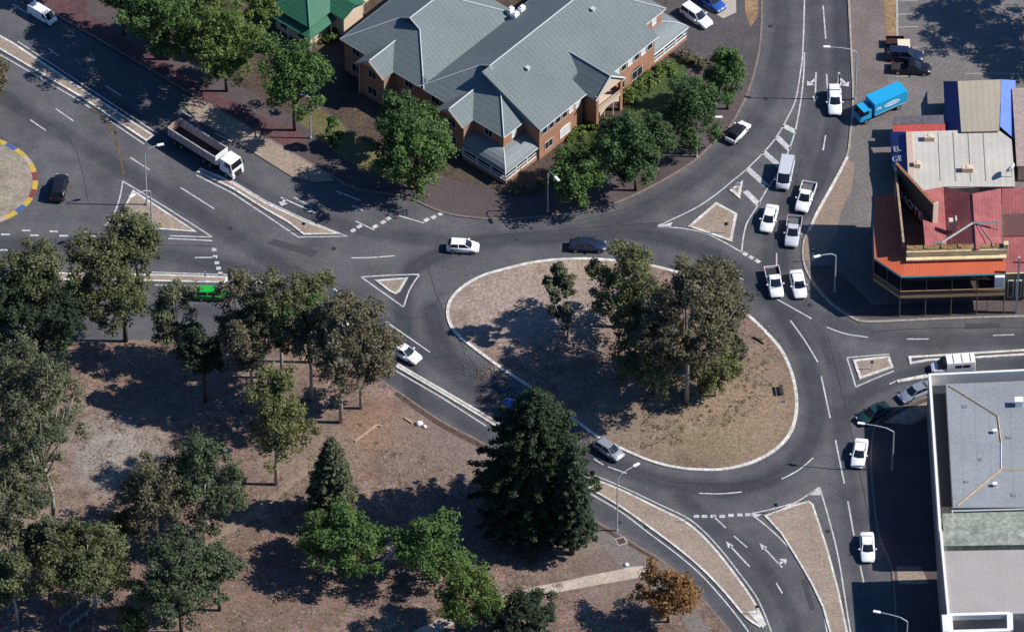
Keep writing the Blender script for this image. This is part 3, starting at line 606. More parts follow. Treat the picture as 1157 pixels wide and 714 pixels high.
# white high roofed van with a bonnet in the lower east lane
c = P(1077, 413, .9); v0 = root('delivery_van', (c.x, c.y, .004), heading(1077, 413, -1, .07), 'white delivery van driving along the lower east lane behind the parapet', 'van')
mb = MB(); loft(mb, [(-3.0, .96, .35, 2.15, .06), (-2.9, 1.0, .3, 2.25, .07), (0, 1.0, .3, 2.25, .07), (1.0, 1.0, .3, 2.22, .1)]); mb.build('cargo_box', WP, v0)
mb = MB(); loft(mb, [(1.0, .97, .3, 1.2, .05), (2.1, .97, .3, 1.1, .08), (2.8, .9, .3, .98, .12), (3.1, .75, .4, .8, .08)]); mb.build('body', WP, v0)
mb = MB(); mb.v += [(1.02, -.88, 1.18), (2.2, -.86, 1.08), (2.2, .86, 1.08), (1.02, .88, 1.18), (1.02, -.8, 2.15), (1.5, -.76, 2.1), (1.5, .76, 2.1), (1.02, .8, 2.15)]; mb.f += [(0, 1, 5, 4), (1, 2, 6, 5), (2, 3, 7, 6), (4, 5, 6, 7), (0, 3, 2, 1), (0, 4, 7, 3)]; mb.mi += [0]*6; mb.build('windows', GLASS, v0)
for s in (-1, 1):
    for x0_, x1_ in ((-2.3, -1.3), (-1.1, -.2)):
        mb = MB(); mb.box(x0_, x1_, s*1.0-.015, s*1.0+.015, 1.35, 1.85); mb.build('side_window', GLASS, v0)
    for x in (-2.1, 2.0): wheel(v0, x, s*.88, .36)
    mb = MB(); mb.box(2.92, 3.08, s*.6-.14, s*.6+.14, .66, .82); mb.build('headlight', LAMPG, v0)
mb = MB()
for x in (-2.4, -1.2, 0): mb.box(x-.04, x+.04, -.8, .8, 2.26, 2.34)
mb.build('roof_rack', METAL, v0)

# tipper truck with its long open tray
a = P(196.5, 139, 2.9); b_ = P(250, 172.5, 2.9); dr = (b_-a); Lt = dr.length; hd = math.atan2(dr.y, dr.x)
TR = root('tipper_truck', (a.x, a.y, .004), hd, 'white cabbed tipper truck with a long empty dark tray on the upper road', 'truck')
RUST = mat('worn_tray_steel', (.42, .36, .34), .7, var=.3, scale=2); TRD = mat('tray_inside', (.035, .03, .032), .9, var=.4, scale=1.5)
mb = MB(); w = 1.25
for s in (-1, 1):
    mb.box(0, Lt, s*w-.05, s*w+.05, 1.35, 2.9); mb.box(-.02, Lt, s*(w+.07)-.06, s*(w+.07)+.06, 2.78, 2.93)
    for k in range(9): x = .4+k*(Lt-.8)/8; mb.box(x-.06, x+.06, s*(w+.1)-.06, s*(w+.1)+.06, 1.4, 2.8)
mb.build('tray_side', RUST, TR)
mb = MB(); mb.box(.05, Lt-.05, -w, w, 1.25, 1.36); mb.build('tray_floor', TRD, TR)
mb = MB(); mb.box(-.08, .04, -w, w, 1.35, 2.95); mb.build('tailgate', mat('tan_steel', (.40, .27, .22), .7, var=.2, scale=3), TR)
mb = MB(); mb.box(Lt-.04, Lt+.08, -w-.05, w+.05, 1.35, 3.05); mb.build('headboard', WP, TR)
mb = MB(); mb.box(.2, Lt+3.6, -.45, .45, .75, 1.2); mb.build('chassis', DARKM, TR)
cx = Lt+.75
mb = MB(); loft(mb, [(cx, 1.2, .75, 2.0, .02), (cx+2.1, 1.2, .6, 2.0, .03), (cx+2.45, 1.17, .6, 1.9, .05)]); mb.build('cab', WP, TR)
mb = MB(); mb.v += [(cx+.05, -1.15, 1.95), (cx+2.35, -1.12, 1.9), (cx+2.35, 1.12, 1.9), (cx+.05, 1.15, 1.95), (cx+.08, -1.08, 2.85), (cx+1.95, -1.04, 2.85), (cx+1.95, 1.04, 2.85), (cx+.08, 1.08, 2.85)]; mb.f += [(0, 1, 5, 4), (1, 2, 6, 5), (2, 3, 7, 6), (4, 5, 6, 7), (0, 3, 2, 1), (0, 4, 7, 3)]; mb.mi += [0]*6; mb.build('windscreen', GLASS, TR)
mb = MB(); mb.box(cx, cx+2.05, -1.13, 1.13, 2.83, 3.0)
for s in (-1, 1): mb.box(cx, cx+.9, s*1.12-.05, s*1.12+.05, 1.95, 2.85); mb.tube([(cx+2.36, s*1.12, 1.9), (cx+1.97, s*1.04, 2.86)], .06, 5)
mb.build('cab_roof', WP, TR, bev=.07)
mb = MB(); mb.box(cx+2.42, cx+2.55, -1.15, 1.15, .45, .85); mb.build('bumper', WHITEM, TR)
mb = MB(); mb.box(cx+2.44, cx+2.5, -.7, .7, .95, 1.5); mb.build('grille', DARKM, TR)
for s in (-1, 1):
    mb = MB(); mb.box(cx+2.44, cx+2.57, s*.9-.15, s*.9+.15, .88, 1.08); mb.build('headlight', LAMPG, TR)
    mb = MB(); mb.box(cx+2.2, cx+2.3, s*1.4-.12, s*1.4+.12, 1.7, 2.3); mb.build('mirror', DARKM, TR)
    for x in (1.2, 2.5, Lt-2.4, Lt-1.1, cx+1.2): wheel(TR, x, s*1.05, .5, .35)

# blue box truck leaving the car park
bc = P(996, 116, 1.9); hb = heading(996, 116, -40, 17.6)
BT = root('box_truck', (bc.x, bc.y, .13), hb, 'bright blue box truck nosing out of the car park driveway', 'truck')
mb = MB(); mb.box(-3.7, 2.0, -1.22, 1.22, 1.0, 3.25); bx_ = mb.build('cargo_box', TRB, BT, bev=.04)
mb = MB(); mb.box(-3.5, 3.9, -.5, .5, .6, 1.0); mb.build('chassis', DARKM, BT)
mb = MB(); loft(mb, [(2.4, 1.05, .6, 1.65, .02), (3.9, 1.05, .5, 1.6, .04), (4.25, 1.0, .5, 1.45, .06)]); mb.build('cab', TRB, BT)
mb = MB(); mb.v += [(2.42, -1.0, 1.62), (4.1, -.98, 1.5), (4.1, .98, 1.5), (2.42, 1.0, 1.62), (2.45, -.93, 2.35), (3.65, -.9, 2.35), (3.65, .9, 2.35), (2.45, .93, 2.35)]; mb.f += [(0, 1, 5, 4), (1, 2, 6, 5), (2, 3, 7, 6), (4, 5, 6, 7), (0, 3, 2, 1), (0, 4, 7, 3)]; mb.mi += [0]*6; mb.build('windscreen', GLASS, BT)
mb = MB(); mb.box(2.4, 3.75, -.98, .98, 2.33, 2.48)
for s in (-1, 1): mb.box(2.4, 2.85, s*.98-.04, s*.98+.04, 1.6, 2.35)
mb.build('cab_roof', TRB, BT, bev=.05)
for s in (-1, 1):
    for x in (-2.3, 3.3): wheel(BT, x, s*.95, .45, .3)
    mb = MB(); mb.box(4.18, 4.3, s*.8-.14, s*.8+.14, .75, .95); mb.build('headlight', LAMPG, BT)
    mb = MB(); mb.box(-3.6, 1.9, s*1.235-.012, s*1.235+.012, 1.02, 1.12); mb.build('side_rail', METAL, BT)
WD = mat('decal_white', (.75, .75, .75), .5)
mb = MB()   # white oval emblem and the marks in front of it, on the side facing the photographer
e = [(-1.0+1.35*math.cos(t), 1.236, 2.15+.42*math.sin(t)) for t in [k*math.pi/12 for k in range(24)]]; mb.poly(e)
for k, (x, z, l) in enumerate([(1.2, 2.3, .5), (1.5, 2.1, .3), (1.0, 2.05, .3)]): mb.box(x-l/2, x+l/2, 1.22, 1.24, z-.09, z+.09)
mb.build('side_emblem', WD, BT, fix=False)
mb = MB()
for k in range(7): x = -1.9+k*.3; mb.box(x-.1, x+.08, 1.236, 1.245, 2.02+.04*(k % 2), 2.28-.03*(k % 3))
mb.build('emblem_lettering', TRB, BT)
# white box trailer and a low maroon trailer
c = P(1021, 53, 1.2); tl = root('box_trailer', (c.x, c.y, .13), 0, 'small cream box trailer parked above the dark car', 'trailer')
mb = MB(); mb.box(-.9, .9, -.9, .9, .5, 1.75); mb.build('box', mat('cream_panel', (.72, .62, .45), .6), tl, bev=.05)
for s in (-1, 1): wheel(tl, 0, s*.95, .3, .18)
mb = MB(); mb.tube([(-.9, 0, .45), (-2.0, 0, .45)], .05, 6); mb.build('drawbar', DARKM, tl)
c = P(1012, 48, .6); t2 = root('open_trailer', (c.x, c.y, .13), 0, 'dark maroon open trailer beside the cream box trailer', 'trailer')
mb = MB(); MR = mat('maroon_panel', (.05, .018, .02), .7)
mb.box(-1.4, 1.2, -.8, .8, .45, .52)
for s in (-1, 1): mb.box(-1.4, 1.2, s*.8-.03, s*.8+.03, .45, .95)
for x in (-1.4, 1.2): mb.box(x-.03, x+.03, -.8, .8, .45, .95)
mb.build('tray', MR, t2)
for s in (-1, 1): wheel(t2, 0, s*.9, .3, .18)

# ------------------------------------------------------------------ buildings
def brick_material():
    m = mat('orange_brick', (.37, .19, .118), .9, var=.26, scale=3, coarse=.14, cscale=.4)
    n = m.node_tree; b = n.nodes['Principled BSDF']; src = b.inputs['Base Color'].links[0].from_socket
    tc = n.nodes.new('ShaderNodeTexCoord'); sp = n.nodes.new('ShaderNodeSeparateXYZ'); n.links.new(tc.outputs['Object'], sp.inputs[0])
    w = n.nodes.new('ShaderNodeMath'); w.operation = 'MULTIPLY'; w.inputs[1].default_value = 2*math.pi/.33; n.links.new(sp.outputs[2], w.inputs[0])
    s = n.nodes.new('ShaderNodeMath'); s.operation = 'SINE'; n.links.new(w.outputs[0], s.inputs[0])
    r = n.nodes.new('ShaderNodeMapRange'); r.inputs['From Min'].default_value = .5; r.inputs['To Min'].default_value = 1; r.inputs['To Max'].default_value = .8; n.links.new(s.outputs[0], r.inputs['Value'])
    v = n.nodes.new('ShaderNodeVectorMath'); v.operation = 'SCALE'; n.links.new(src, v.inputs[0]); n.links.new(r.outputs[0], v.inputs['Scale']); n.links.new(v.outputs[0], b.inputs['Base Color'])
    return m
BRICK = brick_material()
GREYROOF = ribs(mat('grey_roof_sheet', (.145, .172, .170), .8, var=.16, scale=4, coarse=.10, cscale=.12), 0, .76, .06)
TRIM = mat('pale_trim', (.48, .50, .48), .6); CREAM = mat('cream_render', (.62, .50, .38), .8, var=.08, scale=3)
VROOF = ribs(mat('verandah_sheet', (.19, .22, .22), .65, metal=0, var=.1, scale=3), 0, .5, .10)
WGL = mat('window_glass', (.02, .025, .03), .1, spec=.6); CURT = mat('window_curtain', (.62, .64, .62), .4); FRW = mat('window_frame_white', (.7, .7, .68), .5)
DOORM = mat('dark_timber', (.05, .035, .03), .7)

ZE = 6.4
A0 = P(569, 152.5, ZE); UA = R(49)
BR = root('brick_office_building', (A0.x, A0.y, .12), UA, 'two storey orange brick building with hipped grey roofs, gables and bullnose verandahs', 'building')
ZE -= .12
foot = [(0, 0), (4.4, 0), (4.4, -3), (13.9, -3), (13.9, 0), (20.4, 0), (20.4, -3), (29.9, -3), (29.9, 0), (35, 0), (35, 15.3), (20, 15.3), (20, 30.6), (0, 30.6), (0, 25.9), (-2, 25.9), (-2, 20.9), (0, 20.9), (0, 10.6), (-2, 10.6), (-2, 5.6), (0, 5.6)]
mb = MB(); mb.prism(foot, 0, ZE-.1); mb.build('wall', BRICK, BR)
def hip_block(u0, u1, v0, v1, ze, s, g, o=.45):
    hf = (v1-v0)/2+o; vm = (v0+v1)/2; zr = ze+s*hf; a, b, c, d = u0-o, u1+o, v0-o, v1+o
    K0, K1, R0, R1 = (a+g, c+g, ze+s*g), (a+g, d-g, ze+s*g), (a+g, vm, zr), (b-hf, vm, zr)
    E = [(a, c, ze), (b, c, ze), (b, d, ze), (a, d, ze)]
    mb = MB(); mb.slab([[E[0], E[1], R1, R0, K0], [E[2], E[3], K1, R0, R1], [E[3], E[0], K0, K1], [E[1], E[2], R1], [K0, R0, K1]], .14)
    ro = mb.build('roof', GREYROOF, BR)
    up = lambda p: (p[0], p[1], p[2]+.06)
    mb = MB()
    for p, q in ((K0, R0), (K0, E[0]), (K1, E[3]), (K1, R0), (R0, R1), (R1, E[1]), (R1, E[2])): mb.tube([up(p), up(q)], .10, 5)
    mb.build('ridge_cap', TRIM, ro)
    mb = MB()
    for p, q in zip(E, E[1:]+E[:1]): mb.tube([(p[0], p[1], p[2]-.05), (q[0], q[1], q[2]-.05)], .07, 4)
    mb.build('gutter', TRIM, ro)
    return zr, vm
SL = .58
zr, vm = hip_block(0, 35, 0, 15.3, ZE, SL, 6.2)
hip_block(0, 20, 15.3, 30.6, ZE, SL, 6.2)
# wings on the long front: the roof plane runs on over them
PZ = lambda v: ZE+(zr+.05-ZE)*(v+3.4)/(vm+3.4)
mb = MB(); top = []
for (a, b, lo) in ((4.05, 14.25, -3.4), (14.25, 18.7, -.44), (20.05, 30.25, -3.4), (18.7, 20.05, -3.4)):
    T = [(a, lo, PZ(lo)), (b, lo, PZ(lo)), (b, -.44, PZ(-.44)), (a, -.44, PZ(-.44))]
    if lo < -1: mb.poly(T); mb.poly([(p[0], p[1], ZE-.14) for p in T]); mb.poly([T[0], T[1], (b, lo, ZE-.14), (a, lo, ZE-.14)])
    for u in ((a, b) if lo < -1 else ()): mb.poly([(u, lo, PZ(lo)), (u, -.44, PZ(-.44)), (u, -.44, ZE-.14), (u, lo, ZE-.14)])
    mb.poly([(a, -.44, PZ(-.44)), (b, -.44, PZ(-.44)), (b, vm, zr+.05), (a, vm, zr+.05)])
mb.poly([(14.25, -.44, ZE-.14), (20.05, -.44, ZE-.14), (20.05, -.44, PZ(-.44)), (14.25, -.44, PZ(-.44))])
for u in (4.05, 30.25): mb.poly([(u, -.44, ZE-.14), (u, -.44, PZ(-.44)), (u, vm, zr+.05), (u, vm, zr-.3)])
ro = mb.build('roof', GREYROOF, BR)
for a, b in ((4.05, 14.25), (20.05, 30.25)):
    mb = MB(); mb.tube([(a, -3.45, ZE-.05), (b, -3.45, ZE-.05)], .08, 4); mb.build('gutter', TRIM, ro)
    mb = MB(); mb.poly([(a+.35, -3, ZE-.3), (a+.35, 0, ZE-.3), (a+.35, 0, ZE+1.1)]); mb.poly([(b-.35, -3, ZE-.3), (b-.35, 0, ZE-.3), (b-.35, 0, ZE+1.1)]); mb.build('gable_infill', BRICK, ro, fix=False)
# gabled bays on the short front
def bay(vc, hw=2.5, pk=1.9):
    uo = -2.6; ub = pk/SL+.4-.45; z1 = ZE+pk
    A_, B_, C_ = (uo, vc-hw-.25, ZE-.1), (uo, vc, z1), (uo, vc+hw+.25, ZE-.1)
    D_, E_, F_ = (-.4, vc-hw-.25, ZE-.1), (ub, vc, z1), (-.4, vc+hw+.25, ZE-.1)
    mb = MB(); mb.slab([[A_, D_, E_, B_], [B_, E_, F_, C_]], .1); ro = mb.build('bay_roof', GREYROOF, BR)
    mb = MB(); mb.tube([(B_[0], B_[1], z1+.05), (E_[0], E_[1], z1+.05)], .11, 5); mb.build('ridge_cap', TRIM, ro)
    mb = MB()
    for q in (A_, C_): mb.tube([(uo-.06, q[1], q[2]-.08), (uo-.06, vc, z1-.08)], .15, 4)
    mb.build('barge_board', CREAM, ro)
    mb = MB(); mb.poly([(-2.02, vc-hw, ZE-.1), (-2.02, vc+hw, ZE-.1), (-2.02, vc, z1-.15)]); mb.build('gable_wall', CREAM, ro, fix=False)
    for dv in (-hw+.1, hw-.1):
        mb = MB(); mb.tube([(-2.12, vc+dv, 0), (-2.12, vc+dv, ZE-.2)], .11, 6); mb.build('downpipe', CREAM, BR)
for vc in (8.1, 23.4): bay(vc)
def window(origin, face, w, h, curtain=False, arch=False, parent=BR):
    """face: 'se' looks to -v, 'sw' looks to -u"""
    u, v, z = origin; mb = MB(); gl = MB(); d = .05
    def bx(b, a0, a1, z0, z1, dd, d0=-.04):
        if face == 'se': b.box(u+a0, u+a1, v-dd, v-d0*0-.005, z0, z1)
        else: b.box(u-dd, u-.005, v+a0, v+a1, z0, z1)
    bx(gl, -w/2, w/2, z, z+h, .03)
    for a0, a1, z0, z1 in ((-w/2-.08, -w/2, z-.08, z+h+.08), (w/2, w/2+.08, z-.08, z+h+.08), (-w/2, w/2, z-.08, z), (-w/2, w/2, z+h, z+h+.08)): bx(mb, a0, a1, z0, z1, .07)
    if w > 1.2: bx(mb, -.03, .03, z, z+h, .06)
    f_ = mb.build('window', FRW if curtain else TRIM, parent)
    if arch and face == 'se':
        gl.poly([(u+w/2*math.cos(t), v-.03, z+h+.45*math.sin(t)) for t in [k*math.pi/10 for k in range(11)]])
    gl.build('pane', CURT if curtain else WGL, f_)
for u0 in (4.4, 20.4):
    for k in range(6): window((u0+1.1+k*1.46, -3, ZE-1.75), 'se', 1.0, 1.3, curtain=(k >= 4 if u0 < 10 else k in (0, 2, 4)))
    window((u0+2.0, -3, 1.1), 'se', 1.6, 1.3); window((u0+5.6, -3, 1.0), 'se', 2.2, 1.5, curtain=u0 < 10, arch=True)
window((2.2, 0, ZE-1.9), 'se', .9, 1.2, curtain=True); window((31.2, 0, ZE-1.9), 'se', .9, 1.2); window((33.3, 0, ZE-1.9), 'se', .9, 1.2, curtain=True)
window((2.0, 0, .9), 'se', 1.5, 1.4); window((32.4, 0, .9), 'se', 1.6, 1.4)
for vb in (0, 15.3):
    for v, u in ((2.8, 0), (8.1, -2), (13, 0)): window((u, v+vb, ZE-1.9), 'sw', 1.4, 1.3); window((u, v+vb, 1.0), 'sw', 1.6, 1.5)
# central two level porch
mb = MB(); um, hw2, pk = 17.3, 2.9, 2.5; uo_v = -5.3; z1 = ZE+pk; vb_ = pk/.415-3.3
a_, b2_, c_ = (um-hw2-.3, uo_v, ZE-.1), (um, uo_v, z1), (um+hw2+.3, uo_v, ZE-.1)
mb.slab([[a_, b2_, (um, vb_, z1), (um-hw2-.3, -.4, ZE-.1)], [b2_, c_, (um+hw2+.3, -.4, ZE-.1), (um, vb_, z1)]], .12)
po = mb.build('porch_roof', GREYROOF, BR)
mb = MB(); mb.tube([(um, uo_v, z1+.05), (um, vb_, z1+.05)], .1, 5)
for q in (a_, c_): mb.tube([(q[0], uo_v-.05, q[2]-.05), (um, uo_v-.05, z1-.03)], .16, 4)
mb.build('barge_board', TRIM, po)
mb = MB(); mb.poly([(um-hw2+.2, uo_v+.08, ZE+.25), (um+hw2-.2, uo_v+.08, ZE+.25), (um, uo_v+.08, z1-.25)]); mb.box(um-hw2, um+hw2, uo_v+.1, uo_v+.35, ZE-.25, ZE+.25); mb.build('porch_gable', CREAM, po)
for s in (-1, 1):
    mb = MB(); mb.box(um+s*(hw2-.25)-.25, um+s*(hw2-.25)+.25, uo_v+.1, uo_v+.6, 0, ZE-.25); mb.build('pier', BRICK, BR)
    mb = MB(); mb.box(um+s*(hw2-.1)-.12, um+s*(hw2-.1)+.12, uo_v+.6, 0, 0, ZE-.25) if s < 0 else mb.box(um+s*(hw2-.1)-.12, um+s*(hw2-.1)+.12, uo_v+.6, 0, 2.9, 4.1); mb.build('porch_side_wall', BRICK, BR)
    mb = MB(); mb.tube([(um+s*1.0, uo_v+.3, 0), (um+s*1.0, uo_v+.3, 2.9)], .09, 8); mb.build('porch_column', CREAM, BR)
mb = MB(); mb.box(um-hw2+.05, um+hw2-.05, uo_v+.15, 0, 3.05, 3.3)
arc = [(um-2.1+4.2*k/12, 2.2+.85*math.sin(math.pi*k/12)) for k in range(13)]
for (x_a, z_a), (x_b, z_b) in zip(arc, arc[1:]): mb.poly([(x_a, uo_v+.08, z_a), (x_b, uo_v+.08, z_b), (x_b, uo_v+.08, 3.3), (x_a, uo_v+.08, 3.3)])
mb.build('balcony_floor', CREAM, BR, fix=False)
mb = MB(); mb.box(um-hw2+.4, um+hw2-.4, uo_v+.1, uo_v+.18, 4.15, 4.28); mb.box(um-hw2+.4, um+hw2-.4, uo_v+.1, uo_v+.15, 3.3, 3.85)
for k in range(14): x = um-hw2+.5+k*.36; mb.box(x, x+.06, uo_v+.1, uo_v+.16, 3.3, 4.2)
mb.build('balcony_rail', CREAM, BR)
mb = MB(); mb.box(um-1.2, um+1.2, -.12, -.01, 0, 2.3); mb.box(um-1.4, um+1.4, -.12, -.01, 3.4, 5.4); mb.build('porch_door', DOORM, BR)
# bullnose corner verandahs
PROF = [(0, 3.75), (.8, 3.68), (1.5, 3.45), (2.1, 3.1), (2.55, 2.7), (2.8, 2.3)]
def verandah(path, outs):
    mb = MB()
    for i in range(len(path)-1):
        for (d0, z0), (d1, z1_) in zip(PROF, PROF[1:]):
            q = lambda k, d, z: (path[k][0]+outs[k][0]*d, path[k][1]+outs[k][1]*d, z)
            mb.poly([q(i, d0, z0), q(i, d1, z1_), q(i+1, d1, z1_), q(i+1, d0, z0)])
    ro = mb.build('verandah_roof', VROOF, BR, fix=False); md = ro.modifiers.new('t', 'SOLIDIFY'); md.thickness = .06
    mb = MB(); cr = [(path[1][0]+outs[1][0]*d, path[1][1]+outs[1][1]*d, z+.05) for d, z in PROF]; mb.tube(cr, .07, 5)
    O = [(p[0]+o[0]*2.8, p[1]+o[1]*2.8, 2.28) for p, o in zip(path, outs)]; mb.tube(O, .09, 4); mb.build('verandah_trim', FRW, ro)
    for i in range(len(path)-1):
        a, b = Vector((path[i][0]+outs[i][0]*2.6, path[i][1]+outs[i][1]*2.6, 0)), Vector((path[i+1][0]+outs[i+1][0]*2.6, path[i+1][1]+outs[i+1][1]*2.6, 0))
        L = (b-a).length; nseg = max(2, int(L/2.2)); M = Matrix.Translation(a) @ (b-a).to_track_quat('X', 'Z').to_matrix().to_4x4()
        mb = MB(); mb.box(0, L, -.12, .12, 0, .55, M); mb.build('base_wall', BRICK, BR)
        mb = MB(); mb.box(0, L, -.05, .05, .56, .75, M); mb.box(0, L, -.04, .04, 1.3, 1.4, M)
        for k in range(int(L/.3)): mb.box(k*.3, k*.3+.07, -.02, .02, .7, 1.32, M)
        mb.build('verandah_rail', FRW, BR)
        for k in range(nseg+1):
            q = a+(b-a)*k/nseg; mb = MB(); mb.box(q.x-.07, q.x+.07, q.y-.07, q.y+.07, .5, 2.3); mb.build('verandah_post', FRW, BR)
verandah([(4.4, 0), (0, 0), (0, 5.5)], [(0, -1), (-1, -1), (-1, 0)])
verandah([(29.9, 0), (35, 0), (35, 7)], [(0, -1), (1, -1), (1, 0)])
# roof vents and the cluster of plant near the valley
for u, v in ((10, 4.1), (25.3, 4.9)):
    z = ZE+(v+3.4)*.415; mb = MB(); mb.box(u-.25, u+.25, v-.25, v+.25, z-.4, z+.45); mb.box(u-.34, u+.34, v-.34, v+.34, z+.45, z+.55); mb.build('roof_vent', TRIM, BR, bev=.04)
for u, v in ((19.5, 15.6), (20.8, 14.6), (19.2, 14.4)):
    mb = MB(); mb.box(u-.5, u+.5, v-.35, v+.35, ZE+.2, ZE+1.5); mb.box(u-.3, u+.3, v-.2, v+.2, ZE+1.5, ZE+1.7); mb.build('air_conditioner', WHITEM, BR, bev=.05)
mb = MB()
c0 = (1.6, 14.2, ZE+1.2)
for k in range(7): mb.tube([(1.2+k*.16, 14.6, ZE+2.0+k*.12), (1.6+k*.16, 13.7, ZE+2.0+k*.12)], .03, 4)
mb.tube([(1.0, 14.1, ZE+1.85), (2.6, 14.1, ZE+3.0)], .04, 4); mb.tube([(1.9, 14.1, ZE+.2), (1.9, 14.1, ZE+2.5)], .04, 4); mb.build('tv_aerial', METAL, BR)

# green roofed house
gz = 4.4; gA = P(350, 33, gz); GH = root('green_roofed_house', (gA.x, gA.y, .12), R(50), 'house with green hipped roof and green verandah skirt at the top edge', 'house')
GR = ribs(mat('green_roof_sheet', (.028, .125, .068), .6, var=.2, scale=3, coarse=.1, cscale=.2), 0, .6, .08)
mb = MB(); mb.prism([(.4, .4), (13.6, .4), (13.6, 7.0), (.4, 7.0)], 0, gz-.2); mb.build('wall', CREAM, GH)
E = [(0, 0, gz), (14, 0, gz), (14, 7.4, gz), (0, 7.4, gz)]; ap = (3.7, 3.7, gz+2.3); ap2 = (10.3, 3.7, gz+2.3)
mb = MB(); mb.slab([[E[0], E[1], ap2, ap], [E[1], E[2], ap2], [E[2], E[3], ap, ap2], [E[3], E[0], ap]], .12); ro = mb.build('roof', GR, GH)
mb = MB()
for e, f in ((E[0], ap), (E[3], ap), (E[1], ap2), (E[2], ap2), (ap, ap2)): mb.tube([(e[0], e[1], e[2]+.05), (f[0], f[1], f[2]+.05)], .09, 5)
mb.build('ridge_cap', mat('green_trim', (.08, .24, .15), .6), ro)
mb = MB(); mb.slab([[(4.5, -2.6, gz), (4.5, 1.5, gz), (7, 1.8, gz+1.3), (7, -2.9, gz+1.3)], [(9.5, -2.6, gz), (7, -2.9, gz+1.3), (7, 1.8, gz+1.3), (9.5, 1.5, gz)]], .12); mb.build('gable_roof', GR, GH)
mb = MB(); mb.box(4.9, 9.1, -2.3, .4, 0, gz-.15); mb.build('bay_wall', CREAM, GH)
o2 = .9; zl = gz-1.1
I_ = [(.35, .35, gz-.5), (13.6, .35, gz-.5), (13.6, 7.0, gz-.5), (.35, 7.0, gz-.5)]; O_ = [(-o2, -o2, zl), (14.9, -o2, zl), (14.9, 8.3, zl), (-o2, 8.3, zl)]
mb = MB(); mb.slab([[O_[k], O_[(k+1) % 4], I_[(k+1) % 4], I_[k]] for k in range(4)], .1); mb.build('verandah_roof', GR, GH)
for x, y in ((-o2+.15, -o2+.15), (-o2+.15, 3.6), (-o2+.15, 8), (3.8, -o2+.15), (11, -o2+.15)):
    mb = MB(); mb.tube([(x, y, 0), (x, y, zl-.1)], .08, 6); mb.build('verandah_post', FRW, GH)
for y in (2, 5.4):
    mb = MB(); mb.box(.35, .4, y-.6, y+.6, 1, 2.3); mb.build('window', WGL, GH)

# the hotel on the corner
def loc(pts, o, z=None): return [(p.x-o.x, p.y-o.y) for p in PP(pts)]
HO = P(1022, 342); HT = root('corner_hotel', (HO.x, HO.y, .12), 0, 'two storey corner hotel with red roofs, cream parapet and orange verandah', 'hotel')
def L_(px, py, z=0.0):
    """hotel coordinates of what the photo shows at px,py at height z above ground"""
    p = P(px, py, z); return (p.x-HO.x, p.y-HO.y, z-.12)
DBR = mat('dark_hotel_wall', (.16, .10, .075), .85, var=.3, scale=3, coarse=.15, cscale=.5); MAROON = mat('maroon_sheet', (.13, .035, .035), .7, var=.3, scale=1.5)
REDR = ribs(mat('red_roof_sheet', (.33, .095, .088), .7, var=.18, scale=3, coarse=.22, cscale=.35, col2=(.25, .075, .075)), 0, .5, .08)
ORR = ribs(mat('orange_roof_sheet', (.50, .105, .045), .65, var=.12, scale=3.5, coarse=.1, cscale=.25), 0, .45, .08)
PARM = mat('parapet_render', (.66, .52, .30), .85, var=.2, scale=2, coarse=.15, cscale=.6); PARW = mat('weathered_parapet_top', (.22, .14, .06), .9, var=.6, scale=1.6)
TEAL = mat('teal_fascia', (.03, .16, .20), .6)
fx = [L_(1008, 258)[:2], L_(1022, 341)[:2], L_(1132, 338)[:2], L_(1132, 268)[:2], L_(1040, 268)[:2]]
mb = MB(); mb.prism(fx, 0, 6.1); mb.build('wall', DBR, HT)
up_ = [L_(1049, 302)[:2], L_(1040, 341)[:2], L_(1132, 338)[:2], L_(1132, 268)[:2], L_(1040, 268)[:2], L_(1040, 293)[:2]]
mb = MB(); mb.prism([L_(1024, 340.5)[:2], L_(1131.5, 337.5)[:2], L_(1131.5, 270)[:2], L_(1050, 270)[:2], L_(1050, 325)[:2], L_(1024, 329)[:2]], 6.1, 7.7); mb.build('wall', DBR, HT)
mb = MB(); mb.slab([[L_(1008, 222, 6.2), L_(1050, 270, 6.2), L_(1056, 306, 6.2), L_(1022, 306, 6.2)]], .1); mb.build('low_corner_roof', MAROON, HT)
# folded red roof behind the parapet
def roofz(px, y, z): return L_(px, y, z)
mb = MB()
n0 = [L_(1040, 216, 9.7), L_(1066, 211, 8.2), L_(1099, 219, 10.7), L_(1131, 213, 9.0)]
s0 = [L_(1046, 284, 9.7), L_(1070, 282, 8.2), L_(1103, 281, 10.7), L_(1132, 282, 9.0)]
mb.slab([[s0[k], s0[k+1], n0[k+1], n0[k]] for k in range(3)], .15); rr_ = mb.build('roof', REDR, HT)
mb = MB(); mb.tube([n0[2], s0[2]], .1, 5); mb.build('ridge_cap', REDR, rr_)
mb = MB(); q = [L_(1054, 275, 10.4), L_(1064, 274, 10.4), L_(1099, 252, 11.0), L_(1129, 251, 10.9)]
for a, b in zip(q, q[1:]): mb.tube([a, b], .2, 4)
mb.tube([L_(1105, 253, 10.9), L_(1122, 276, 10.6)], .11, 4)
for x_, y_, z_ in ((1075, 268, 10.5), (1099, 252, 11.0), (1128, 251, 10.9)):
    p = L_(x_, y_, z_); mb.tube([(p[0], p[1], 8.0), p], .06, 4); mb.build('box_gutter', METAL, HT)
mb = MB(); p = L_(1075, 257, 9.3); mb.box(p[0]-.4, p[0]+.4, p[1]-.4, p[1]+.4, p[2]-.3, p[2]+1.5); mb.box(p[0]+.5, p[0]+.7, p[1]-.5, p[1]+.5, p[2], p[2]+1.8); mb.build('chimney', CREAM, HT)
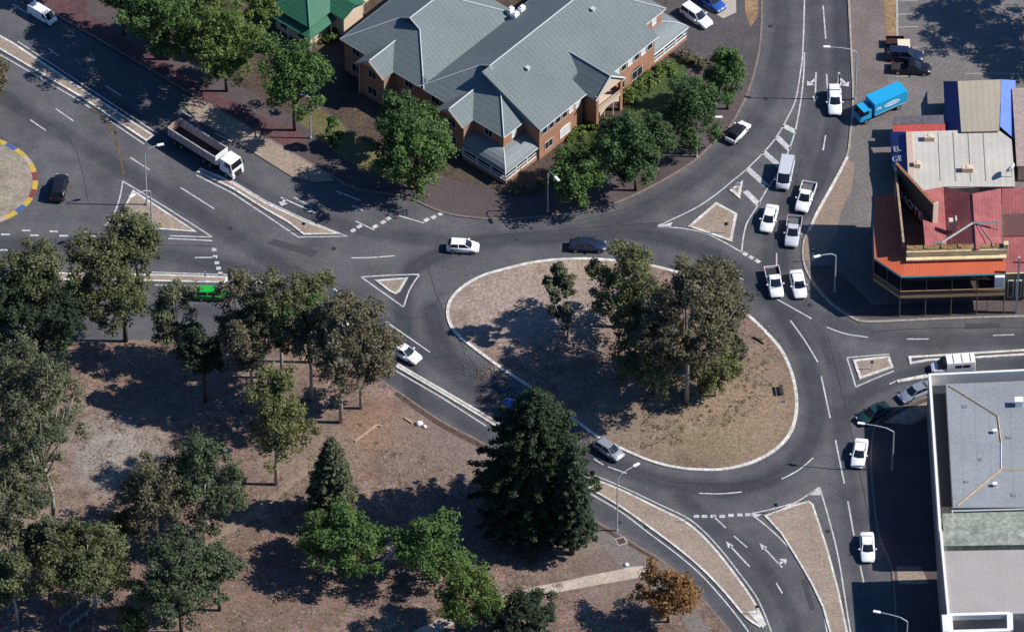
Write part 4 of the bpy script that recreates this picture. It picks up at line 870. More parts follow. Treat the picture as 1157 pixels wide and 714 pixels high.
# parapets
pw, pe = L_(1022, 341), L_(1133, 338)
def parapet(a, b, zb, zt, w, name='parapet'):
    a, b = Vector((a[0], a[1], 0)), Vector((b[0], b[1], 0)); L = (b-a).length; M = Matrix.Translation(a) @ (b-a).to_track_quat('X', 'Z').to_matrix().to_4x4()
    mb = MB(); mb.box(0, L, -w/2, w/2, zb, zt, M); mb.box(-.1, L+.1, -w/2-.18, w/2+.1, zt-.45, zt-.2, M); mb.box(-.1, L+.1, -w/2-.7, w/2+.1, zb, zb+.25, M); o = mb.build(name, PARM, HT)
    mb = MB(); mb.box(-.05, L+.05, -w/2+.03, w/2+.35, zt, zt+.12, M); k = 0
    while k*2.4 < L-.6: mb.box(k*2.4, k*2.4+.4, -w/2+.05, w/2+.3, zt+.12, zt+.28, M); k += 1
    mb.build('parapet_capping', PARW, o)
parapet(pw, pe, 8.8, 10.3, .5); 
mb = MB(); mb.box(pe[0]-.35, pe[0]+.35, pe[1]-.35, pe[1]+.45, 8.6, 11.0); mb.build('parapet_pier', PARM, HT, bev=.06)
mb = MB(); a_ = L_(1009.5, 258)[:2]; b_ = L_(1018, 338)[:2]; ribbon(mb, [a_, b_], .3, 5.9, 11.1, False); mb.build('wall', DBR, HT, fix=False)  # wall height raised so its shade falls across the west verandah roof
mb = MB(); ribbon(mb, [a_, b_], .3, 11.1, 11.2, False); mb.build('wall_capping', mat('tan_capping', (.34, .25, .16), .8, var=.3, scale=1.5), HT, fix=False)
mb = MB(); p = L_(1009, 258); mb.box(p[0]-.2, p[0]+.2, p[1]-.2, p[1]+.2, 11.3, 12.0); mb.build('finial', CREAM, HT, bev=.06)
# tall diagonal sign wall with a cream end and white letters
da, db = Vector(L_(1009, 257)), Vector(L_(1051, 303)); da.z = db.z = 0; L = (db-da).length; DM = Matrix.Translation(da) @ (db-da).to_track_quat('X', 'Z').to_matrix().to_4x4()
mb = MB(); mb.box(0, L, 0, .3, 5.2, 12.4, DM); dw = mb.build('sign_wall', mat('dark_shingles', (.085, .075, .055), .9, var=.6, scale=3), HT)
mb = MB(); mb.box(-.1, L+.1, -.05, .36, 12.4, 12.5, DM); mb.build('capping', mat('rust_capping', (.25, .12, .06), .8, var=.3, scale=2), dw)
mb = MB(); mb.box(L+.003, L+.16, -.05, .8, 4.6, 12.7, DM); mb.build('end_pilaster', CREAM, dw)
mb = MB(); mb.box(.2, L-.2, -.08, -.004, 6.6, 8.9, DM); mb.build('sign_band', MAROON, dw)
def text(s, M, size, m, parent, name='lettering', ext=.03):
    cu = bpy.data.curves.new(name, 'FONT'); cu.body = s; cu.size = size; cu.extrude = ext; cu.align_x = 'CENTER'; cu.align_y = 'CENTER'
    tmp = bpy.data.objects.new('t', cu); COL.objects.link(tmp); dg = bpy.context.evaluated_depsgraph_get()
    me = bpy.data.meshes.new_from_object(tmp.evaluated_get(dg)); bpy.data.objects.remove(tmp)
    me.transform(M); return link(name, me, m, parent)
text('HOTEL', DM @ Matrix.Translation((L*.52, -.14, 7.9)) @ Matrix.Rotation(R(90), 4, 'X') @ Matrix.Scale(1.05, 4, (1, 0, 0)), 2.0, WD, dw, ext=.05)
# verandahs: upper roof, balcony floor, rail, posts
def vpoly(z): return dict(w0=L_(1010, 222+20, 0))
def strip3(inner, outer, name, m, th=.12):
    mb = MB(); mb.slab([[outer[k], outer[k+1], inner[k+1], inner[k]] for k in range(len(inner)-1)], th); return mb.build(name, m, HT)
UR_in = [L_(1009, 258)[:2]+(8.5,), L_(1022, 341.5)[:2]+(8.5,), L_(1132, 338.5)[:2]+(8.5,)]
OW = [(984, 268), (986, 338), (1016, 358.5), (1134, 355)]
UR_in = [L_(1007.5, 268)[:2]+(8.5,), L_(1018, 335)[:2]+(8.5,), L_(1022.5, 341.5)[:2]+(8.5,), L_(1132, 338.5)[:2]+(8.5,)]
UR_out = [L_(*q)[:2]+(7.95,) for q in OW]
strip3(UR_in, UR_out, 'verandah_roof', ORR)
mb = MB()
for a, b in zip(UR_out, UR_out[1:]): mb.tube([(a[0], a[1], 7.84), (b[0], b[1], 7.84)], .16, 4)
mb.build('verandah_gutter', TEAL, HT)
strip3([(a, b, 4.0) for a, b, c in UR_in], [(a, b, 4.0) for a, b, c in UR_out], 'balcony_floor', mat('balcony_boards', (.06, .045, .035), .8), .2)
mb = MB()
for a, b in zip(UR_out, UR_out[1:]):
    A_ = Vector((a[0], a[1], 0)); B_ = Vector((b[0], b[1], 0)); LL = (B_-A_).length; M = Matrix.Translation(A_) @ (B_-A_).to_track_quat('X', 'Z').to_matrix().to_4x4()
    mb.box(0, LL, -.04, .04, 4.95, 5.06, M); mb.box(0, LL, -.03, .03, 4.1, 4.16, M); mb.box(0, LL, -.05, .05, 3.65, 4.0, M)
    for k in range(int(LL/.25)): mb.box(k*.25, k*.25+.05, -.015, .015, 4.1, 5.0, M)
mb.build('balcony_rail', mat('tan_rail', (.45, .30, .16), .7), HT)
for k, q in enumerate([(984, 268), (984.6, 291), (985.4, 315), (986, 338), (1001, 348), (1016, 358.5), (1045, 357.6), (1074, 356.8), (1103, 356), (1133.5, 355)]):
    p = L_(*q); mb = MB(); mb.tube([(p[0], p[1]+.05, 0), (p[0], p[1]+.05, 3.8)], .09, 6); mb.tube([(p[0], p[1]+.05, 4.0), (p[0], p[1]+.05, 7.9)], .07, 6); mb.build('verandah_post', mat('post_dark', (.09, .08, .07), .7), HT)
for k in range(7):
    p = L_(1034+k*14, 340.3); 
    for z0_, z1_ in ((.9, 2.9), (4.6, 6.9)):
        mb = MB(); mb.box(p[0]-.55, p[0]+.55, pw[1]-.12+(pe[1]-pw[1])*k/8, pw[1]+.05, z0_, z1_); mb.build('window', WGL, HT)
p = L_(1127, 338.6); mb = MB(); mb.box(p[0]-.7, p[0]+.7, p[1]-2.0, p[1]-.3, 4.1, 6.3); mb.build('balcony_awning', WHITEM, HT, bev=.05)
# single storey wing on the right
WG = MB(); e0 = [L_(1133.5, 268), L_(1133.5, 340), L_(1260, 336), L_(1260, 264)]
mb = MB(); mb.prism([a[:2] for a in e0], 0, 5.2); mb.build('wing_wall', mat('olive_wing_wall', (.13, .11, .075), .85, var=.2, scale=2), HT)
mb = MB(); a, b, c, d = L_(1132, 308, 5.6), L_(1260, 304, 5.6), L_(1260, 209, 8.4), L_(1132, 213, 8.4)
mb.slab([[a, b, c, d]], .15); wr = mb.build('wing_roof', REDR, HT)
mb = MB(); a, b, c, d = L_(1133, 267, 6.95), L_(1260, 264, 6.95), L_(1260, 240, 7.62), L_(1133, 242, 7.62); mb.slab([[a, b, c, d]], .1); mb.build('brown_roof_patch', mat('brown_roof_sheet', (.12, .06, .05), .8, var=.25, scale=3), wr)
mb = MB(); mb.tube([L_(1132, 309, 5.5), L_(1260, 305, 5.5)], .12, 4); mb.build('wing_gutter', PARM, wr)
for k in range(3):
    p = L_(1141+k*9, 340.2); mb = MB(); mb.box(p[0]-.4, p[0]+.4, p[1]-.06, p[1]+.2, .8, 4.0); f_ = mb.build('wing_window', FRW, HT); mb = MB(); mb.box(p[0]-.32, p[0]+.32, p[1]-.09, p[1]-.061, .9, 3.9); mb.build('pane', WGL, f_)

# drive-in bottle shop behind: pale flat roof with blue sloping sign skirts
BO = P(1030, 215); BS = root('flat_roofed_bottle_shop', (BO.x, BO.y, .12), 0, 'single storey shop with pale flat roofs and blue sloping sign skirts', 'shop')
def B_L(px, py, z=0.0): p = P(px, py, z); return (p.x-BO.x, p.y-BO.y, z-.12)
PALE = ribs(mat('pale_roof_sheet', (.47, .44, .38), .8, var=.10, scale=3, coarse=.09, cscale=.15), 0, .9, .04); TANR = ribs(mat('tan_roof_sheet', (.36, .31, .235), .8, var=.12, scale=3, coarse=.07, cscale=.2), 0, .9, .04)
BLU_SHADE = mat('blue_panel_shaded', (.035, .06, .20), .6, var=.12, scale=2); BLU_LIT = mat('blue_panel_sunlit', (.12, .20, .55), .6, var=.12, scale=3, coarse=.1, cscale=.4)  # same blue twice: dark copy has shade painted in, pale copy sunlight
zt_ = 4.4
main = [(1026, 149), (1100, 147), (1128, 147), (1143, 158), (1147, 211), (1066, 211), (1040, 217), (1028, 200)]
mb = MB(); mb.slab([[B_L(x, y, zt_) for x, y in main][::-1]], .2); mb.build('roof', PALE, BS)
mb = MB(); mb.prism([B_L(x, y, zt_)[:2] for x, y in [(1028, 150), (1128, 149), (1143, 160), (1146, 209), (1045, 214), (1030, 200)]], 0, zt_-.25); mb.build('wall', mat('shop_wall', (.2, .17, .15), .85, var=.2, scale=2), BS)
w_ = [B_L(1005.5, 149, 2.9), B_L(1008, 188, 2.9), B_L(1027, 205, zt_+.05), B_L(1024.5, 149, zt_+.05)]
mb = MB(); mb.slab([w_], .1); sk = mb.build('sign_skirt', BLU_SHADE, BS)
mb = MB(); mb.box(w_[2][0]-.1, w_[3][0]+.75, B_L(1024, 205, zt_)[1], B_L(1024, 150, zt_)[1], zt_-.1, zt_+.12); mb.build('roof_edge', mat('pinkish_roof_edge', (.5, .36, .28), .8, var=.15, scale=2), BS)
vx = (Vector(w_[3])-Vector(w_[0])).normalized(); vy = Vector((0, 1, 0)); vz = vx.cross(vy).normalized()
for s, px_, py_ in (('EL', 1013.5, 169), ('GE', 1013.5, 180)):
    t_ = (B_L(px_, py_, 3.5)); pos = Vector((t_[0], t_[1], 0)); fr = (pos.x-w_[0][0])/(w_[3][0]-w_[0][0]); pos.z = w_[0][2]+fr*(w_[3][2]-w_[0][2])+.05
    M = Matrix.Translation(pos) @ Matrix((vx, vy, vz)).transposed().to_4x4()
    text(s, M @ Matrix.Rotation(R(12), 4, 'Z'), 1.55, WD, sk, ext=.03)
mb = MB(); mb.slab([[B_L(1082, 92, zt_+.4), B_L(1131, 90, zt_+.4), B_L(1129, 148, zt_+.4), B_L(1086, 149, zt_+.4)][::-1]], .2); mb.build('roof', TANR, BS)
mb = MB(); mb.prism([B_L(x, y, zt_+.4)[:2] for x, y in [(1085, 93), (1129, 91), (1128, 146), (1088, 147)]], 0, zt_+.15); mb.build('wall', mat('shop_wall', (.2, .17, .15)), BS)
mb = MB(); mb.slab([[B_L(1066, 92, 2.3), B_L(1068, 147, 2.3), B_L(1086, 148, zt_+.45), B_L(1082, 92, zt_+.45)]], .1); mb.build('blue_skirt', BLU_SHADE, BS)
mb = MB(); mb.slab([[B_L(1131.5, 90, zt_+.45), B_L(1130, 143, zt_+.45), B_L(1147, 158, 2.3), B_L(1147.5, 91, 2.3)]], .1); mb.build('blue_skirt', BLU_LIT, BS)
mb = MB(); mb.slab([[B_L(1009, 150, 3.2), B_L(1068, 148, 3.2), B_L(1068, 140, 3.4), B_L(1009, 141.5, 3.4)]], .15); mb.build('awning', mat('red_awning', (.42, .07, .06), .7, var=.2, scale=2), BS)
mb = MB(); mb.slab([[B_L(1009, 141, 2.9), B_L(1067, 140, 2.9), B_L(1066, 130, 2.9), B_L(1010, 131.5, 2.9)]], .15); mb.build('low_roof', mat('slate_grey_sheet', (.11, .10, .115), .8, var=.3, scale=1.5), BS)
mb = MB(); mb.prism([B_L(x, y, 2.9)[:2] for x, y in [(1012, 149), (1066, 148), (1065, 134), (1013, 135)]], 0, 2.7); mb.build('wall', mat('shop_wall', (.2, .17, .15)), BS)
for x, y, w in ((1050, 158, .75), (1036, 188, .5), (1093, 193, .8)):
    p = B_L(x, y, zt_); mb = MB(); mb.box(p[0]-w, p[0]+w, p[1]-.45, p[1]+.45, zt_-.12, zt_+.7); mb.box(p[0]-.3*w, p[0]+.3*w, p[1]-.3, p[1]+.3, zt_+.7, zt_+.8); mb.build('air_conditioner', CREAM, BS, bev=.05)
p = B_L(1146, 200, zt_); mb = MB(); mb.tube([(p[0]-.4, p[1], zt_-.1), (p[0]-.4, p[1], zt_+1.2)], .06, 6); mb.tube([(p[0]-.4, p[1], zt_+1.2), (p[0]-.6, p[1]+.1, zt_+1.5), (p[0]-.7, p[1]+.15, zt_+1.55)], [.15, .8, 1.0], 12); mb.build('satellite_dish', TRIM, BS)
mb = MB()
for k in range(4): a = B_L(1060+k*17, 150, zt_); b = B_L(1060+k*17, 205, zt_); mb.box(a[0]-.04, a[0]+.04, b[1], a[1], zt_-.12, zt_-.05)
mb.build('roof_seam', mat('seam_grey', (.3, .28, .24), .8), BS)
SO = P(1155, 190); SHD = root('tan_side_building', (SO.x, SO.y, .12), 0, 'tan walled building at the right edge beside the sunlit blue skirt', 'building')
mb = MB(); a = P(1150, 205); b = P(1230, 120); mb.box(a.x-SO.x, b.x-SO.x, a.y-SO.y, b.y-SO.y, 0, 3.0); mb.build('wall', CREAM, SHD)
mb = MB(); mb.box(a.x-SO.x-.3, b.x-SO.x, a.y-SO.y-.3, b.y-SO.y+.3, 3.0, 3.2); mb.build('roof', mat('pink_grey_roof', (.35, .27, .24), .8, var=.2, scale=2), SHD)

# parapet buildings bottom right
def bld(name, o, label, cat='building'):
    O = P(*o); return root(name, (O.x, O.y, .12), 0, label, cat), O
WPAR = mat('white_parapet', (.72, .70, .64), .8, var=.08, scale=2); GREYF = mat('grey_flat_roof', (.25, .265, .27), .85, var=.14, scale=3, coarse=.1, cscale=.12); GREENF = mat('green_flat_roof', (.21, .26, .20), .9, var=.35, scale=1.8, coarse=.25, cscale=.5, col2=(.29, .29, .24))
PINKF = ribs(mat('pinkish_roof_sheet', (.35, .315, .29), .8, var=.10, scale=3.5, coarse=.08, cscale=.2), 0, .45, .02); DKF = mat('dark_sheet_and_shade', (.03, .034, .042), .9)
WALLW = mat('shop_side_wall', (.3, .26, .22), .85, var=.15, scale=2)
SA, SAO = bld('grey_roofed_shop', (1056, 520), 'large shop with grey flat roof inside a white parapet, green strip below')
HA = 8.1
def la(px, py, z): p = P(px, py, z); return (p.x-SAO.x, p.y-SAO.y, z-.12)
cA = [la(1049, 422, HA), la(1300, 410, HA), la(1300, 600, HA), la(1061, 600, HA)]
mb = MB(); mb.prism([c[:2] for c in cA], 0, HA-2.4); mb.build('wall', WALLW, SA)
mb = MB(); P2 = [c[:2] for c in cA]; 
if area(P2) < 0: P2 = P2[::-1]
for i in range(4): pass
ribbon(mb, [la(1061, 600, HA)[:2], la(1049, 422, HA)[:2], la(1300, 410, HA)[:2]], .36, HA-2.5, HA-.12, False, -.18); mb.build('parapet', WPAR, SA, fix=False)
q = [la(1069, 434, 8.0)[:2], la(1300, 424, 8.0)[:2], la(1300, 572, 8.0)[:2], la(1077, 573.5, 8.0)[:2]]
mb = MB(); mb.prism(q, 5.75, 7.9); mb.build('roof', GREYF, SA)
mb = MB(); mb.prism([la(1053, 426, 6.2)[:2], la(1300, 416, 6.2)[:2], la(1300, 560, 6.2)[:2], la(1064, 570, 6.2)[:2]], 5.6, 5.9); mb.build('gutter_tray', DKF, SA)  # dark sheet, with the raised roof's shade put into its colour
mb = MB(); mb.prism([la(1064.5, 580, 7.9)[:2], la(1300, 574, 7.9)[:2], la(1300, 602, 7.9)[:2], la(1066, 602, 7.9)[:2]], 5.65, 7.82); mb.build('green_roof_strip', GREENF, SA)
mb = MB()
for pts in ([(1072, 436), (1127, 470), (1131, 500)], [(1131, 530), (1108, 549), (1082, 571)], [(1131, 530), (1160, 531), (1200, 530)]): mb.tube([la(x, y, 8.06) for x, y in pts], .13, 4)
mb.build('roof_flashing', mat('tan_flashing', (.45, .30, .16), .8, var=.3, scale=2), SA)
mb = MB(); mb.tube([la(1131, 500, 8.06), la(1131, 530, 8.06)], .1, 4); mb.tube([la(1075, 577, 7.9), la(1300, 571, 7.9)], .14, 4); mb.tube([la(1076, 577, 7.9), la(1077, 600, 7.9)], .07, 4); mb.build('roof_capping', mat('pale_capping', (.5, .52, .52), .6), SA)
for x, y, w in ((1151, 458, .5), (1124, 489, .2), (1124, 549, .2)):
    p = la(x, y, 8.0); mb = MB(); mb.box(p[0]-w, p[0]+w, p[1]-w*.8, p[1]+w*.8, 7.9, 7.9+w*2.2); mb.box(p[0]-w-.1, p[0]+w+.1, p[1]-w*.8-.1, p[1]+w*.8+.1, 7.9+w*2.2, 8.02+w*2.2); mb.build('roof_cowl', WHITEM, SA)
mb = MB()
for x, y, L_x, L_y in ((1090, 460, .3, .3), (1108, 520, .25, .25), (1092, 545, .3, .2), (1140, 495, .4, .25), (1145, 560, .3, .3)):
    p = la(x, y, 7.9); mb.box(p[0]-L_x, p[0]+L_x, p[1]-L_y, p[1]+L_y, 7.88, 8.0)
for x in (1085, 1101, 1117, 1141): a_, b_ = la(x, 440, 7.9), la(x+4, 568, 7.9); ribbon(mb, [a_[:2], b_[:2]], .05, 7.905)
mb.build('roof_sheet_laps', mat('lap_grey', (.19, .20, .205), .8, var=.3, scale=2), SA, fix=False)
SB, SBO = bld('pinkish_roofed_shop', (1068, 700), 'taller shop with pinkish corrugated roof and a white open frame at its front')
HB = 10.7
def lb(px, py, z): p = P(px, py, z); return (p.x-SBO.x, p.y-SBO.y, z-.12)
cB = [lb(1061.5, 598, HB), lb(1300, 590, HB), lb(1300, 690, HB), lb(1069.5, 692, HB)]
mb = MB(); mb.prism([c[:2] for c in cB], 0, HB-1.6); mb.build('wall', WALLW, SB)
mb = MB(); mb.prism([lb(1062.5, 598.5, HB)[:2], lb(1300, 590.5, HB)[:2], lb(1300, 611, HB)[:2], lb(1064, 615, HB)[:2]], HB-1.58, HB-.4); mb.build('green_roof_strip', GREENF, SB)
mb = MB(); mb.prism([lb(1064.5, 621, HB)[:2], lb(1300, 617, HB)[:2], lb(1300, 690, HB)[:2], lb(1070, 692, HB)[:2]], HB-1.58, HB-.35); mb.build('roof', PINKF, SB)
mb = MB(); a, b = lb(1061.5, 598, HB)[:2], lb(1071.5, 706, HB)[:2]; ribbon(mb, [a, b], .34, HB-3, HB-.1, False, .17); mb.build('parapet', WPAR, SB, fix=False)
mb = MB(); f0 = [lb(x, y, HB+.1)[:2] for x, y in ((1070, 694), (1141, 692), (1141.5, 711), (1071.5, 713))]
zf = HB-.02
def bar(a, b, w, z0, z1): ribbon(mb, [a, b], w, z0, z1, False)
bar(f0[0], f0[1], .5, zf-.9, zf); bar(f0[3], f0[2], .55, zf-.9, zf+.003); bar(f0[0], f0[3], 1.4, zf-.9, zf-.004); bar(f0[1], f0[2], .8, zf-.9, zf-.004); mb.build('open_frame', WPAR, SB, fix=False)
mb = MB(); q = [lb(x, y, HB)[:2] for x, y in ((1072, 692.5), (1300, 690), (1300, 760), (1076, 760))]; mb.prism(q, 0, 4.5); mb.build('front_shade_block', DKF, SB)  # dark block put in for the shaded void around the frame, no canopy

# ------------------------------------------------------------------ trees
def leaf_material(name, col, col2):
    if name in MATS: return MATS[name]
    m = bpy.data.materials.new(name); m.use_nodes = True; n = m.node_tree; b = n.nodes['Principled BSDF']; out = n.nodes['Material Output']
    at = n.nodes.new('ShaderNodeAttribute'); at.attribute_name = 'tint'
    mx = n.nodes.new('ShaderNodeMix'); mx.data_type = 'RGBA'; n.links.new(at.outputs['Fac'], mx.inputs[0]); mx.inputs[6].default_value = (*col, 1); mx.inputs[7].default_value = (*col2, 1)
    n.links.new(mx.outputs[2], b.inputs['Base Color']); b.inputs['Roughness'].default_value = .6; b.inputs['Specular IOR Level'].default_value = .25
    tr = n.nodes.new('ShaderNodeBsdfTranslucent'); n.links.new(mx.outputs[2], tr.inputs[0]); ms = n.nodes.new('ShaderNodeMixShader'); ms.inputs[0].default_value = .22
    n.links.new(b.outputs[0], ms.inputs[1]); n.links.new(tr.outputs[0], ms.inputs[2]); n.links.new(ms.outputs[0], out.inputs[0]); MATS[name] = m; return m
LEAF = {'olive': leaf_material('olive_leaves', (.060, .078, .034), (.170, .180, .072)),
        'brown': leaf_material('brown_olive_leaves', (.080, .076, .046), (.190, .165, .092)),
        'grey': leaf_material('grey_green_leaves', (.060, .074, .040), (.160, .172, .088)),
        'dark': leaf_material('dark_green_leaves', (.020, .034, .018), (.050, .075, .034)),
        'green': leaf_material('green_leaves', (.040, .082, .022), (.120, .195, .050)),
        'deep': leaf_material('deep_green_leaves', (.030, .064, .022), (.090, .150, .045)),
        'dusk': leaf_material('dull_green_leaves', (.038, .057, .030), (.112, .142, .066)),
        'bright': leaf_material('bright_green_leaves', (.060, .105, .022), (.150, .210, .050)),
        'yellow': leaf_material('yellow_green_leaves', (.070, .085, .028), (.180, .190, .065)),
        'orange': leaf_material('autumn_leaves', (.17, .085, .030), (.30, .165, .060)),
        'pine': leaf_material('conifer_needles', (.014, .030, .014), (.050, .076, .030))}
BARKP = mat('pale_bark', (.36, .32, .27), .9, var=.3, scale=2); BARKD = mat('dark_bark', (.075, .055, .042), .95, var=.3, scale=2)
def leaves(name, centres, rads, nper, size, m, parent, seed, flat=.75, up=.55, tint=None, spread=None):
    rg = np.random.default_rng(seed); C = np.asarray(centres, float); Nc = len(C); Rr = np.asarray(rads, float)
    k = np.repeat(np.arange(Nc), nper); N = len(k)
    d = rg.normal(size=(N, 3)); d /= np.linalg.norm(d, axis=1)[:, None]; rr = rg.random(N)**.45
    off = d*(Rr[k]*rr)[:, None]; off[:, 2] *= flat; c = C[k]+off
    nrm = d*.7+rg.normal(size=(N, 3))*.55; nrm[:, 2] += up; nrm /= np.linalg.norm(nrm, axis=1)[:, None]
    t = rg.normal(size=(N, 3)); a = np.cross(nrm, t); a /= np.linalg.norm(a, axis=1)[:, None]; b = np.cross(nrm, a)
    s = size*(.6+.8*rg.random(N)); L = (s*.85)[:, None]; Wd = (s*.48)[:, None]
    V = np.stack([c-a*L, c+b*Wd, c+a*L, c-b*Wd], 1).reshape(-1, 3)
    me = bpy.data.meshes.new(name); me.vertices.add(N*4); me.vertices.foreach_set('co', V.astype(np.float32).ravel())
    me.loops.add(N*4); me.loops.foreach_set('vertex_index', np.arange(N*4, dtype=np.int32)); me.polygons.add(N)
    me.polygons.foreach_set('loop_start', np.arange(0, N*4, 4, dtype=np.int32)); me.update(calc_edges=True)
    ct = rg.random(Nc) if tint is None else np.asarray(tint); tv = np.clip(ct[k]*.65+rg.random(N)*.5-.05, 0, 1)
    at = me.attributes.new('tint', 'FLOAT', 'FACE'); at.data.foreach_set('value', tv.astype(np.float32))
    return link(name, me, m, parent)
def clumps(lobes, dens, rg, cr):
    out, rad = [], []
    for (x, y, z, r, rz) in lobes:
        n = max(5, int(dens*(r**2*.5+r*rz*.8)))
        for i in range(n):
            d = rg.normal(size=3); d /= np.linalg.norm(d)
            if d[2] < -.55: d[2] = -d[2]*.5
            q = .28+.72*rg.random()**.55
            out.append((x+d[0]*r*q, y+d[1]*r*q, z+d[2]*rz*q)); rad.append(cr*(.65+.7*rg.random()))
    return np.array(out), np.array(rad)
TN = 0
def tree(base, crown, size, leafk, label, group, bark=BARKP, dens=1.0, lobes=None, kind='tree', nper=105, lsz=.245, cr=1.1, tr=.22, cat='tree', open_=1.0):
    """base: trunk foot in the photo; crown: centre of the crown in the photo; size: half width, half height in photo pixels"""
    global TN; TN += 1; seed = 100+TN; rg = np.random.default_rng(seed); rnd = random.Random(seed)
    b0 = P(*base); hc = (base[1]-crown[1])/5.66; t = root(kind, (b0.x, b0.y, .11), 0, label, cat, group)
    size = (size[0]*1.08, size[1]*1.14); r = size[0]/8-.1; rz = math.sqrt(max((size[1]/5.66)**2-r*r, (r*.45)**2)) if size[1]/5.66 > r else r*.5
    cx = (crown[0]-base[0])/8; rz = min(rz, hc*.92)
    L = [(cx, 0, hc, r*.8, rz*.84)]
    nl = 5 if r > 3 else 3
    for k in range(nl+2):
        a = 2*math.pi*k/(nl+2)+rnd.random(); q = r*(.50+.14*rnd.random()); rl = r*(.38+.14*rnd.random())
        L.append((cx+math.cos(a)*q, math.sin(a)*q, hc+(rnd.random()-.45)*rz*.9, rl, rl*.8))
    for k in range(3): a = 2.1*k+rnd.random(); L.append((cx+math.cos(a)*r*.42, math.sin(a)*r*.42, hc-rz*.55, r*.42, rz*.32))
    for k in range(2): L.append((cx+(rnd.random()-.5)*r*.7, (rnd.random()-.5)*r*.7, hc+rz*.6, r*.38, rz*.38))
    C, Rr = clumps(L, .98*dens*open_, rg, cr*min(1, .5+r/10)); keep = C[:, 2] > 1.0; C, Rr = C[keep], Rr[keep]
    leaves('crown', C, Rr, nper, lsz, LEAF[leafk], t, seed)
    mb = MB(); h1 = max(hc-rz*.6, hc*.3); rt = tr*min(1.0, .45+hc/18)
    bend = (rnd.random()-.5)*.6
    trunk = [(0, 0, -.1), (bend*.4, bend*.2, h1*.5), (cx*.5+bend*.3, 0, h1), (cx, 0, hc)]
    mb.tube(trunk, [rt*1.25, rt, rt*.75, rt*.3], 8)
    for i in rg.permutation(len(C))[:max(7, int(r*2.6))]:
        e = C[i]; s = Vector(trunk[2])*.8+Vector(trunk[1])*.2; s.z = h1*(.65+.4*rnd.random()); m_ = (s+Vector(e))/2; m_.z += .2*abs(e[2]-s.z)*(-1)
        mb.tube([s, m_, e], [rt*.5, rt*.33, .04], 5)
    mb.build('trunk', bark, t, sm=True)
    return t
PG = 'trees in the park'; IG = 'trees on the roundabout island'; BG = 'trees around the brick building'
T_ = tree
# park
T_((142, 386), (122, 320), (62, 50), 'olive', 'broad olive tree with a dark trunk standing below the triangular island', PG, BARKD, tr=.3)
T_((158, 352), (151, 270), (38, 30), 'olive', 'olive tree crown covering the foot of the triangular island', PG, BARKD)
T_((50, 400), (34, 318), (46, 48), 'olive', 'olive tree at the left edge just below the dashed give way line', PG, BARKD)
T_((78, 425), (62, 358), (46, 46), 'dark', 'dark tree between the two olive trees on the left', PG, BARKD)
T_((8, 440), (-4, 375), (44, 50), 'dark', 'dark tree cut by the left edge below the olive tree', PG, BARKD)
T_((204, 410), (200, 356), (29, 40), 'grey', 'thin grey green tree left of the green hatchback', PG, open_=.8)
T_((268, 415), (274, 352), (34, 44), 'brown', 'brownish gum tree just right of the green hatchback', PG, open_=.9)
T_((318, 428), (315, 355), (50, 48), 'olive', 'olive gum tree between the brownish trees by the slip road', PG, open_=.95)
T_((385, 478), (392, 390), (58, 60), 'brown', 'large brown gum tree with a pale leaning trunk by the slip road', PG, lobes=None, tr=.26)
T_((408, 462), (425, 404), (26, 32), 'brown', 'small sparse brown gum right of the large brown gum', PG, open_=.6)
T_((352, 452), (346, 372), (30, 30), 'green', 'green tree crown tucked behind the large brown gum', PG)
T_((285, 465), (282, 392), (30, 26), 'brown', 'low brown gum above the tall green gum', PG, open_=.8)
T_((312, 548), (316, 470), (38, 52), 'yellow', 'tall yellow green gum standing alone on bare soil', PG, tr=.24, open_=1.0)
T_((62, 600), (40, 472), (62, 76), 'grey', 'very large grey green gum at the left edge of the park', PG, tr=.3)
T_((20, 640), (4, 562), (52, 58), 'grey', 'grey green gum cut by the left edge, below the very large one', PG)
T_((230, 609), (234, 545), (50, 54), 'dusk', 'dark green gum in the middle of the left park', PG, tr=.26)
T_((180, 630), (178, 562), (42, 44), 'brown', 'brown tinged tree leaning against the dark green gum', PG)
T_((145, 622), (143, 591), (15, 16), 'yellow', 'small yellow green bush left of the brown tinged tree', PG, kind='bush', cat='bush', cr=.7)
T_((108, 690), (98, 636), (62, 38), 'olive', 'wide olive tree above the footbridge', PG, tr=.26)
T_((205, 715), (203, 655), (56, 46), 'dusk', 'dark round tree at the bottom right of the footbridge', PG, BARKD)
T_((150, 735), (150, 703), (22, 15), 'yellow', 'yellow green bush at the bottom edge beside the footbridge', PG, kind='bush', cat='bush', cr=.7)
T_((20, 705), (12, 655), (24, 26), 'olive', 'small olive tree at the bottom left corner', PG)
T_((388, 643), (388, 606), (52, 40), 'green', 'wide green tree beside the white timber frame', PG, BARKD, dens=1.1)
T_((484, 655), (485, 618), (40, 34), 'green', 'round green tree right of the white timber frame', PG, BARKD, dens=1.15)
T_((524, 712), (526, 670), (38, 37), 'bright', 'bright green tree at the bottom beside the dirt path', PG, BARKD, dens=1.1)
T_((588, 718), (588, 698), (44, 20), 'dark', 'low dark green shrub at the bottom edge below the dirt path', PG, kind='shrub', cat='shrub', cr=.8, dens=1.2)
T_((755, 703), (757, 669), (35, 33), 'orange', 'orange leaved tree at the bottom near the path junction', PG, BARKD, dens=.95)
T_((232, 455), (228, 398), (26, 26), 'dark', 'dark understorey tree below the thin grey green tree', PG, BARKD)
T_((352, 410), (352, 338), (32, 34), 'olive', 'olive tree between the olive gum and the large brown gum', PG, open_=.9)
T_((62, 660), (50, 612), (26, 28), 'grey', 'small grey green tree above the wide olive tree', PG)
T_((248, 690), (246, 640), (28, 28), 'dusk', 'small dark tree at the right shoulder of the dark round tree', PG, BARKD)
